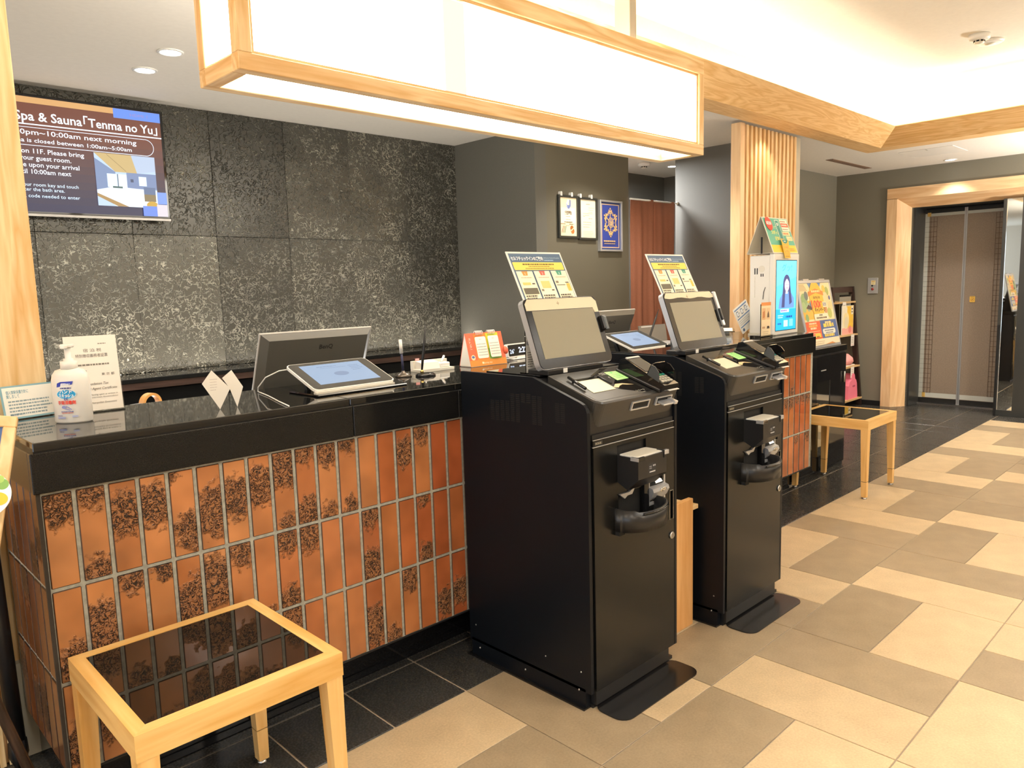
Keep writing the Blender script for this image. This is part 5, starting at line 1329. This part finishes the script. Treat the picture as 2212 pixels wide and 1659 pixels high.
# picture of the bath on the slide
bx0, by0, bw, bh = U(1.303), V(1.884), .310, .278
p.rect(bx0, by0, bw, bh, '#aec4dc')
p.poly([(bx0, by0+bh), (bx0+bw, by0+bh), (bx0+bw*.68, by0+bh*.66), (bx0+bw*.32, by0+bh*.66)], '#b9a06c'); p.poly([(bx0+bw*.6, by0+bh), (bx0+bw, by0+bh), (bx0+bw, by0+bh*.72), (bx0+bw*.68, by0+bh*.66)], '#a8b8d0')
p.poly([(bx0, by0+bh*.9), (bx0+bw*.32, by0+bh*.66), (bx0+bw*.32, by0+bh*.36), (bx0, by0+bh*.30)], '#6f83a8'); p.rect(bx0+bw*.18, by0+bh*.36, bw*.16, bh*.26, '#cfe6fb'); p.rect(bx0+bw*.36, by0+bh*.36, bw*.14, bh*.26, '#dff0fd'); p.rect(bx0+bw*.50, by0+bh*.36, bw*.50, bh*.30, '#6e80a6'); p.rect(bx0+bw*.70, by0+bh*.42, bw*.13, bh*.18, '#d2ecfd'); p.rect(bx0+bw*.56, by0+bh*.48, bw*.05, bh*.06, '#3a4664'); p.rect(bx0+bw*.345, by0+bh*.36, bw*.015, bh*.26, '#4a5a70')
p.poly([(bx0, by0+bh*.30), (bx0+bw*.3, by0+bh*.38), (bx0+bw, by0+bh*.34), (bx0+bw, by0), (bx0+bw*.3, by0), (bx0, by0+bh*.22)], '#dfeef8'); p.poly([(bx0, by0+bh*.24), (bx0+bw*.5, by0), (bx0+bw*.32, by0), (bx0, by0+bh*.18)], '#9c7c4a'); p.rect(bx0+bw*.26, by0+bh*.35, bw*.16, bh*.035, '#3f5a5a'); p.line(bx0+bw*.2, by0+bh*.98, bx0+bw*.5, by0+bh*.68, .002, '#7a6a44')
p.rect(bx0+bw*.77, by0+bh*.12, bw*.20, bh*.28, '#7a6a4a'); p.rect(bx0+bw*.77, by0+bh*.26, bw*.20, bh*.14, '#56688a'); p.disc(bx0+bw*.90, by0+bh*.05, bw*.10, '#b8922e', sy=.7)
p.rect(U(1.611), V(1.906), sw-U(1.611), .066, '#6f8fd8'); p.rect(U(1.53), 0, U(1.605)-U(1.53), .055, '#5f7fd0'); p.rect(U(1.605), 0, sw-U(1.605), .066, '#c9c2cc')
p.build('lit_screen', tv, FM((.015, -.0008, .023), (1, 0, 0), (0, 0, 1)))

# ================================================================== FRAMES ON THE LIT OLIVE WALL
def frame(name, label, x0, z0, x1, z1, mt, t, dep, fn, clips=()):
    f = thing(name, label, 'picture frame', (x0, 3.72, z0), group='frames on the olive wall')
    W_, H_ = x1-x0, z1-z0
    m_ = MB()
    m_.box(0, -dep, 0, W_, 0, t, mt, c=.001).box(0, -dep, H_-t, W_, 0, H_, mt, c=.001).box(0, -dep, t, t, 0, H_-t, mt, c=.001).box(W_-t, -dep, t, W_, 0, H_-t, mt, c=.001)
    m_.build('frame', f)
    MB().box(t, -dep*.5, t, W_-t, -.001, H_-t, M['paper']).build('mount', f)
    p = Print(); fn(p, W_-2*t, H_-2*t); p.build('sheet', f, FM((t, -dep*.5-.0003, t), (1, 0, 0), (0, 0, 1)))
    for cx in clips: MB().prism([(cx-.009, H_-.008), (cx+.009, H_-.008), (cx+.009, H_+.014), (cx+.005, H_+.022), (cx-.005, H_+.022), (cx-.009, H_+.014)], 'y', -dep-.004, -.0, M['white']).build('hook', f)
    return f
def sheet1(p, W_, H_):
    p.rect(0, 0, W_, H_, '#f4e3bd'); p.rect(W_*.08, H_*.34, W_*.84, H_*.4, '#f8ead0')
    u = '#6f7fb4'
    p.poly([(W_*.40, H_*.76), (W_*.55, H_*.70), (W_*.66, H_*.78), (W_*.66, H_*.94), (W_*.58, H_*.95), (W_*.58, H_*.82), (W_*.52, H_*.80), (W_*.44, H_*.84)], u); p.poly([(W_*.40, H_*.84), (W_*.48, H_*.80), (W_*.56, H_*.93), (W_*.50, H_*.97)], '#dfe4f2'); p.poly([(W_*.36, H_*.88), (W_*.42, H_*.84), (W_*.50, H_*.70), (W_*.44, H_*.72)], '#a9b4d6')
    p.text('衛生優良', W_*.5, H_*.56, .020, '#5a4a34', 'c', bold=.03, w=W_*.42); p.lines(W_*.3, H_*.63, W_*.4, 1, .01, .006, '#8a7a5a', 'c')
    p.lines(W_*.36, H_*.50, W_*.3, 4, .022, .005, '#b3a27c'); p.lines(W_*.2, H_*.35, W_*.6, 1, .01, .007, '#7a6a4a', 'c'); p.lines(W_*.06, H_*.30, W_*.36, 1, .01, .006, '#8a6a4a'); p.lines(W_*.56, H_*.30, W_*.36, 1, .01, .006, '#6a5a3a')
    for i, c_ in enumerate(('#a0442c', '#7a5a3a', '#3f5a3c')): p.poly([(W_*(.10+.08*i), H_*.08), (W_*(.13+.08*i), H_*.08), (W_*(.22+.08*i), H_*.27), (W_*(.18+.08*i), H_*.25)], c_)
    p.disc(W_*.70, H_*.21, W_*.10, '#a8662c'); p.disc(W_*.75, H_*.13, W_*.10, '#b8743a'); p.poly([(W_*.64, H_*.16), (W_*.80, H_*.22), (W_*.78, H_*.19), (W_*.68, H_*.13)], '#f4e3bd')
def sheet2(p, W_, H_):
    p.rect(0, 0, W_, H_, '#f3e6c8'); p.lines(W_*.40, H_*.87, W_*.3, 1, .01, .005, '#8d8268'); p.lines(W_*.55, H_*.78, W_*.38, 3, .016, .004, '#b5a98a'); p.lines(W_*.2, H_*.63, W_*.62, 2, .014, .0045, '#a89c7e'); p.lines(W_*.2, H_*.55, W_*.2, 1, .014, .0045, '#a89c7e'); p.lines(W_*.55, H_*.5, W_*.28, 1, .014, .005, '#9a8e70')
    p.lines(W_*.2, H_*.40, W_*.6, 3, .018, .0045, '#a89c7e'); p.lines(W_*.2, H_*.16, W_*.66, 4, .012, .0035, '#c2b698')
def crest(p, W_, H_):
    p.rect(0, 0, W_, H_, '#33457f'); p.rect(W_*.06, H_*.035, W_*.88, H_*.93, '#d0b08c'); p.rect(W_*.095, H_*.055, W_*.81, H_*.89, '#33459a')
    g = '#dcb878'; cx, cy, s = W_*.5, H_*.575, W_*.36
    def P(r_, a): return (cx + s*r_*math.sin(R(a)), cy + s*r_*1.18*math.cos(R(a)))
    for k in range(6):
        a = 60*k
        p.line(*P(.30, a), *P(.98, a), .007, g); p.disc(*P(1.0, a), .0075, g)
        for d in (-1, 1):
            p.poly([P(.80, a), P(.98, a+d*12), P(.62, a+d*30), P(.70, a+d*16)], g); p.line(*P(.62, a), *P(.80, a+d*22), .005, g)
            p.poly([P(.62, a+d*24), P(.88, a+d*26), P(.56, a+d*30)], g)
    p.poly([P(.40, 60*k+30) for k in range(6)], g); p.poly([P(.33, 60*k+30) for k in range(6)], '#33459a')
    p.disc(cx, cy, s*.25, g, sy=1.15); p.text('適', cx, cy-.014, .028, '#33459a', 'c', bold=.03)
    p.lines(W_*.14, H_*.165, W_*.72, 1, .01, .010, g); p.lines(W_*.16, H_*.115, W_*.68, 1, .01, .008, '#b59a72')
blackf = mat('dark_frame', (.03, .032, .028), .35)
frame('framed_certificate', 'dark framed cream certificate with a blue ribbon mark, leftmost of three', 4.108, 1.730, 4.326, 2.037, blackf, .016, .022, sheet1, (.025, .140))
frame('framed_letter', 'dark framed plain letter between the certificate and the blue plaque', 4.332, 1.722, 4.545, 2.034, blackf, .016, .022, sheet2, (.015, .140))
frame('crest_plaque', 'silver framed blue plaque with a gold snowflake crest on the wall', 4.566, 1.640, 4.842, 2.026, M['silver'], .014, .030, crest)

# ================================================================== CURTAIN IN THE DOORWAY
cu = thing('doorway_curtain', 'red-brown split curtain hanging in the doorway', 'curtain', (4.96, 3.70, 0))
def drape(x0, x1, seed):
    rn = random.Random(seed); n, mz = 44, 8; v, f = [], []
    ph = rn.random()*6
    for j in range(mz+1):
        z = 2.062 - (2.062-.30)*j/mz; am = .004 + .012*j/mz
        for i in range(n+1):
            u = i/n; v.append((x0+(x1-x0)*u, am*math.sin(u*11+ph)+am*.4*math.sin(u*23+ph*2)+.004*math.sin(j*1.3+u*5), z))
    for j in range(mz):
        for i in range(n):
            a = j*(n+1)+i; f.append([a, a+1, a+n+2, a+n+1])
    o = MB().add(v, f, M['curtain'], smooth=True).build('drape', cu)
    md_ = o.modifiers.new('thickness', 'SOLIDIFY'); md_.thickness = .003
drape(.006, .303, 1); drape(.311, .618, 4)
MB().box(.008, -.006, 1.88, .626, .006, 2.064, M['curtain']).build('heading', cu) if False else None
MB().rod((-.01, .0, 2.056), (.658, .0, 2.056), .007, M['white'], 10).lathe([(0, -.014), (.010, -.010), (.014, 0), (.010, .010), (0, .014)], (.655, 0, 2.056), M['cream'], 14).build('rod', cu)
# lit office behind the curtain
lamp('office_light', 'AREA', (5.3, 4.2, 2.4), 60, (.93, .97, 1.0), .5)

# ================================================================== ALCOVE BEYOND THE COUNTER
cab = thing('black_cabinet', 'black side cabinet with a glass door right of the counter end', 'cabinet', (4.80, 2.262, 0))
W_, D_, H_ = .85, .40, .895
MB().box(0, .0, .0, W_, D_, H_-.02, M['black']).box(-.0, -.012, H_-.04, W_+.006, D_, H_, M['granite_face'], c=.002).build('case', cab)
MB().box(.06, -.010, .03, .13, -.001, .84, M['black']).box(.55, -.010, .03, .80, -.001, .84, M['gloss'], c=.001).box(.13, -.010, .76, .55, -.001, .84, M['black']).box(.13, -.010, .03, .55, -.001, .10, M['black']).build('door_frame', cab) if False else MB().box(.0, -.010, .02, .36, -.001, .84, M['gloss'], c=.001).box(.58, -.010, .02, W_, -.001, .84, M['gloss'], c=.001).box(.36, -.010, .66, .58, -.001, .84, M['gloss']).box(.36, -.010, .02, .58, -.001, .12, M['gloss']).build('door_frame', cab)
MB().box(.36, -.006, .12, .58, -.003, .66, mat('dark_mirror_glass', (.42, .42, .38), .03, metal=1.0)).build('door_glass', cab)
MB().rod((W_-.05, -.02, .62), (W_-.05, -.02, .70), .006, M['steel'], 8).build('handle', cab)
MB().box(.42, -.012, .735, .50, -.010, .742, M['silver']).build('maker_strip', cab)
# framed campaign poster leaning on the cabinet
ps = thing('campaign_poster', 'silver framed colourful campaign poster on an easel back, standing on the black cabinet', 'poster', (5.085, 2.285, .895))
yd = Vector((0, .10, .47)).normalized(); T = FM((0, .0, .0), (1, 0, 0), yd)
W_, H_ = .540, .490
pf = MB()
for a in ((0, 0, W_, .020), (0, H_-.022, W_, H_), (0, .02, .020, H_-.022), (W_-.020, .02, W_, H_-.022)): pf.box(a[0], a[1], -.008, a[2], a[3], .004, M['silver'], T, c=.002)
pf.build('snap_frame', ps)
MB().box(.018, .018, -.006, W_-.018, H_-.02, -.001, M['paper'], T).build('backing', ps)
for cx in (.10, .36): MB().box(cx, H_-.004, -.01, cx+.09, H_+.008, .006, M['steel'], T).build('frame_clip', ps)
MB().prism([(.0, .0), (.16, .0), (.092, .42)], 'x', .255, .262, M['black']).build('easel_leg', ps)
p = Print(); w2, h2 = W_-.04, H_-.042
p.rect(0, 0, w2, h2, '#eeddb0'); p.rect(0, h2*.42, w2*.55, h2*.30, '#eebc52'); p.poly([(w2*.28, h2), (w2*.72, h2), (w2*.66, h2*.92), (w2*.34, h2*.92)], '#6f8fc0')
for i in range(5): p.rect(.0, h2*(.88+.022*i), w2*(.25-.02*i), .006, '#c9b080')
for (x, y, r_, c_) in ((.10, .72, .10, '#8fae7a'), (.18, .80, .06, '#6d7a78'), (.06, .62, .07, '#a6c08a'), (.20, .62, .06, '#a9bfa0'), (.88, .86, .06, '#a9b46a'), (.80, .74, .09, '#e9d6a8'), (.92, .62, .06, '#e8cf9a'), (.86, .50, .07, '#b9c06a'), (.74, .56, .05, '#cf9a6a'), (.10, .45, .05, '#8fae7a'), (.93, .75, .03, '#6a6f9a'), (.30, .66, .05, '#5a6fa0'), (.78, .90, .05, '#efc65a')):
    p.disc(w2*x, h2*y, w2*r_, c_, sy=1.1)
p.poly([(w2*.12, h2*.60), (w2*.20, h2*.66), (w2*.32, h2*.60), (w2*.28, h2*.57)], '#5a4a44')
p.disc(w2*.50, h2*.72, w2*.22, '#f2bf4a', sy=1.25)
p.poly([(w2*.26, h2*.86), (w2*.50, h2*.91), (w2*.74, h2*.86), (w2*.74, h2*.79), (w2*.50, h2*.84), (w2*.26, h2*.79)], '#e88a3c'); p.lines(w2*.33, h2*.85, w2*.34, 1, .01, .014, '#f6d8a0', 'c')
p.text('dormy inn', w2*.5, h2*.745, .024, '#6a5220', 'c', bold=.02, w=w2*.22)
p.text('100', w2*.43, h2*.60, .055, '#e8633a', 'c', bold=.04, w=w2*.26); p.text('棟', w2*.60, h2*.61, .036, '#e8633a', 'c', bold=.04); p.rrect(w2*.66, h2*.60, w2*.12, h2*.09, .006, '#f2e6c8'); p.text('記念', w2*.72, h2*.625, .020, '#4a68a0', 'c', bold=.02)
p.text('キャンペーン', w2*.55, h2*.535, .026, '#5a4620', 'c', bold=.03, w=w2*.34)
p.rrect(w2*.32, h2*.40, w2*.46, h2*.10, .010, '#f4ead0'); p.lines(w2*.46, h2*.465, w2*.16, 1, .01, .010, '#6a5a3a', 'c'); p.lines(w2*.36, h2*.42, w2*.38, 1, .01, .012, '#6a5a3a', 'c')
p.rect(0, h2*.12, w2*.46, h2*.265, '#e2643c'); p.rect(w2*.46, h2*.10, w2*.54, h2*.29, '#5068a0')
p.lines(w2*.08, h2*.34, w2*.28, 1, .01, .012, '#f4dcb8', 'c'); p.lines(w2*.03, h2*.30, w2*.38, 1, .01, .014, '#f2b45a', 'c'); p.lines(w2*.10, h2*.26, w2*.24, 1, .01, .014, '#f4dcb8', 'c'); p.lines(w2*.03, h2*.22, w2*.38, 3, .016, .005, '#f2c8a8', 'c')
p.rrect(w2*.24, h2*.06, w2*.18, h2*.13, .008, '#f0c650'); p.rect(w2*.02, h2*.08, w2*.18, h2*.08, '#c9d2d0'); p.lines(w2*.26, h2*.12, w2*.12, 1, .01, .012, '#6a4a1e', 'c')
p.lines(w2*.60, h2*.335, w2*.24, 1, .01, .014, '#efd8a0', 'c'); p.lines(w2*.50, h2*.275, w2*.44, 1, .01, .026, '#f0d060', 'c'); p.rrect(w2*.50, h2*.165, w2*.42, h2*.085, .016, '#dfe2dc'); p.lines(w2*.55, h2*.21, w2*.32, 2, .016, .008, '#6a7280', 'c'); p.lines(w2*.50, h2*.12, w2*.40, 1, .01, .018, '#f0d060', 'c')
p.rect(0, 0, w2, h2*.10, '#eadcc0'); p.lines(w2*.05, h2*.05, w2*.5, 2, .014, .006, '#b9a88a'); p.poly([(w2*.5, 0), (w2*.75, h2*.03), (w2*.85, 0)], '#c98a4a'); p.rect(0, h2*.105, w2*.46, h2*.02, '#d85a34')
p.build('poster_print', ps, T @ Matrix.Translation((.02, .02, .0)))
# dark ladder shelf against the alcove wall
sh = thing('ladder_shelf', 'dark brown ladder shelf with plank boards leaning on the alcove wall', 'shelf', (7.84, 3.165, 0))
W_ = .56
def yz(z): return .12*(z/1.29)     # lean of the uprights
for x0 in (0, W_-.035):
    MB().box(x0, .332, 0, x0+.035, .348, 1.18, M['dark_wood']).build('rear_leg', sh)
    MB().prism([(yz(0)-.0, 0), (yz(0)+.05, 0), (yz(1.29)+.05, 1.29), (yz(1.29)-.0, 1.29)], 'x', x0, x0+.035, M['dark_wood']).build('upright', sh)
MB().box(.035, yz(1.25)+.01, 1.23, W_-.035, yz(1.25)+.04, 1.288, M['dark_wood_x']).build('top_bar', sh)
plank = wood('shelf_plank', '#b8925e', '#d6b682', 'x', figure=.6)
SZ = (.075, .425, .765, 1.115)
for z in SZ:
    MB().box(.0, yz(z)-.005, z, W_-.0, .335, z+.018, plank).build('shelf_board', sh)
    MB().box(.035, .318, z+.018, W_-.035, .332, z+.10, M['dark_wood_x']).build('back_rail', sh)
for i, (x, z) in enumerate(((.20, 1.112), (.36, .762), (.30, .422))):
    tg = thing('price_tag', ('small white price tag hanging from the top shelf board', 'small white price tag hanging from the middle shelf board', 'small white price tag hanging above the pink stool')[i], 'price tag', (7.84+x, 3.165+yz(z)-.010, z), group='shelf price tags')
    MB().box(0, -.002, -.105, .085, 0, .016, M['paper']).build('card', tg)
    p = Print(); p.lines(.012, -.020, .06, 4, .018, .006, '#9a9080'); p.rect(.010, -.095, .065, .004, '#c98a7a'); p.build('print', tg, FM((0, -.0023, 0), (1, 0, 0), (0, 0, 1)))
pb = thing('picture_board', 'yellow and pink product board standing on the middle plank of the ladder shelf', 'board', (8.035, 3.255, .784))
MB().box(0, 0, 0, .29, .012, .305, M['paper'], c=.002).build('board', pb)
p = Print(); p.rect(.0, .0, .29, .305, '#f4ecd0'); p.rect(.10, .01, .185, .29, '#f3c64a'); p.rect(.0, .0, .29, .07, '#efb0a4'); p.disc(.10, .15, .075, '#f0e0a8', sy=1.2); p.disc(.10, .13, .05, '#e2d8b8', sy=1.2); p.rect(.225, .21, .05, .085, '#f7f0dc'); p.rect(.232, .26, .035, .016, '#5a5248'); p.rect(.232, .23, .035, .012, '#5a5248'); p.rect(.02, .23, .10, .06, '#efe6cc'); p.disc(.20, .05, .04, '#e58a80')
p.build('print', pb, FM((0, -.0004, 0), (1, 0, 0), (0, 0, 1)))
bk = thing('clear_sleeve', 'clear plastic sleeve with a pale sheet behind the yellow product board', 'sleeve', (8.03, 3.285, .784))
MB().box(0, 0, 0, .31, .004, .42, M['acrylic']).box(.01, .004, 0, .30, .007, .40, M['paper']).build('sheet', bk)
wk = thing('wicker_basket', 'brown wicker basket holding a yellow cloth on the ladder shelf', 'basket', (7.965, 3.40, .784))
MB().lathe([(.055, 0), (.062, .05), (.066, .13), (.062, .13), (.058, .05), (.05, .006), (0, .006)], (0, 0, 0), M['wicker'], 24).build('basket', wk)
rgm = MB()
for z in (.02, .045, .07, .095, .125): rgm.tube([(.064*math.cos(2*PI*i/24), .064*math.sin(2*PI*i/24), z) for i in range(25)], .004, M['wicker'], 6)
rgm.build('weave', wk)['kind'] = 'stuff'
cl_ = thing('yellow_cloth', 'pale yellow folded cloth sticking out of the wicker basket', 'cloth', (7.965, 3.40, .80))
MB().lathe([(.05, .10), (.058, .14), (.05, .19), (.03, .23), (0, .24)], (0, 0, 0), mat('pale_yellow_cloth', '#efdc96', .9, bump=.6, bscale=30), 14, sx=1.0, sy=.7).build('cloth', cl_)
cu_ = thing('pink_cushion', 'pale pink soft cushion on the lower plank of the ladder shelf', 'cushion', (8.18, 3.30, .443))
cm = MB().lathe([(0, .0), (.10, .004), (.135, .045), (.125, .085), (.07, .125), (0, .135)], (0, 0, 0), M['pinkcloth'], 24, sx=1.15, sy=.75).build('cushion', cu_)
MB().box(-.11, -.08, -.0, .13, .08, .012, M['paper'], c=.003).build('packing_card', cu_)
KS = .80
pk_ = thing('pink_stool', 'pink plastic bath stool with a hand slot on the bottom plank of the ladder shelf', 'stool', (8.085, 3.185, .093))
MB().prism([(x*KS, z*KS) for x, z in ((-.03, 0), (.285, 0), (.29, .03), (.262, .20), (.235, .245), (.20, .262), (.185, .315), (.160, .338), (.120, .338), (.098, .315), (.085, .262), (.03, .235), (-.005, .18))], 'y', 0, .17, M['pink']).build('body', pk_)
MB().prism([(x*KS, z*KS) for x, z in rr(.118, .155, .200, .180, .012)], 'y', -.0015, .002, mat('deep_pink', '#b85068', .5)).build('hand_slot', pk_)
MB().prism([(.11, .27), (.135, .322), (.105, .322), (.09, .27)], 'y', -.001, .002, mat('deep_pink_2', '#c4607a', .5)).build('inner_shade', pk_) if False else None

# ================================================================== MENU EASEL AT THE LEFT EDGE
P0 = Vector((.350, 1.90, 1.137)); 
xd = (Vector((.350, 1.90, 1.137)) - Vector((.150, 1.955, 1.172-.012))).normalized()
dn = (Vector((.262, 1.80, .835)) - P0).normalized()
yd = -dn; zz = xd.cross(yd).normalized(); xd = yd.cross(zz).normalized()
ez = thing('menu_easel', 'wood framed blue menu board on a dark brown easel at the left edge', 'easel', (.20, 1.9, 0))
W_, H_ = .46, .62
Tw = FM(P0 - xd*W_ - yd*H_, xd, yd)
T = Matrix.Translation((-.20, -1.9, 0)) @ Tw
fm_ = MB(); t = .024
for a in ((0, 0, W_, t), (0, H_-t, W_, H_), (0, t, t, H_-t), (W_-t, t, W_, H_-t)): fm_.box(a[0], a[1], -.022, a[2], a[3], .004, M['oak'], T, c=.002)
fm_.build('frame', ez)
MB().box(t, t, -.012, W_-t, H_-t, -.004, mat('blue_board', '#44639c', .5), T).build('board', ez)
p = Print(); p.lines(.05, H_-.07, .30, 3, .04, .018, '#d8e2f2'); p.lines(.05, H_-.22, .32, 6, .03, .010, '#b9c8e2'); p.build('board_print', ez, T @ Matrix.Translation((0, 0, -.0038)))
low = [T @ Vector((x, .0, -.03)) for x in (.05, W_-.05)]
eb = MB()
q_ = T @ Vector((.03, .05, -.03)); eb.tube([q_, Vector((q_.x-.06, q_.y-.06, 0))], .014, M['dark_wood'], 8)
eb.build('leg', ez)
d_ = Vector((.301-.262, 0, .317-.475)); a_ = Vector((.262-.20, .05, .475))
MB().tube([a_ - d_*3.6, a_ + d_*3.0], .011, M['dark_wood'], 8).build('leg', ez)
fp = thing('food_cutout', 'round printed food picture with greens and egg clipped to the menu board', 'picture', (.278, 1.80, .995))
Tn = FM((0, 0, 0), xd, yd)
MB().lathe([(.048, 0), (.048, .002), (0, .002)], (0, 0, 0), M['paper'], 40, Tn @ Matrix.Translation((-.020, 0, .010))).build('disc', fp)
p = Print(); p.z = .0122
p.disc(-.020, 0, .0475, '#f4f8ff', n=40); p.disc(-.022, .022, .014, '#8fc06a'); p.disc(-.012, .030, .011, '#6aa04a'); p.disc(.010, .022, .011, '#7fae5a'); p.disc(-.018, .012, .009, '#a9cf7a'); p.disc(.004, .032, .008, '#a4c96a')
p.poly([(-.020, .045), (-.004, .042), (-.034, -.044), (-.050, -.034)], '#e6f2fb'); p.poly([(-.016, .044), (-.004, .040), (-.022, .004), (-.030, .008)], '#7fc4ea')
p.disc(.006, -.008, .017, '#f2bf3a', sy=.8); p.disc(-.046, -.002, .012, '#f2c84a', sy=1.2)
p.build('food_print', fp, Tn)
# black tube standing at the counter's left end
bt = thing('black_tube', 'black upright tube with a pointed end beside the left end of the tiled counter', 'tube', (.376, 2.553, 0))
MB().tube([(.0, .0, .085), (-.012, .0, .80)], .022, M['black'], 14).build('tube', bt)
MB().lathe([(.012, .0), (.027, .040), (.025, .085), (.022, .088)], (0, 0, 0), M['black'], 6).build('end_cap', bt)
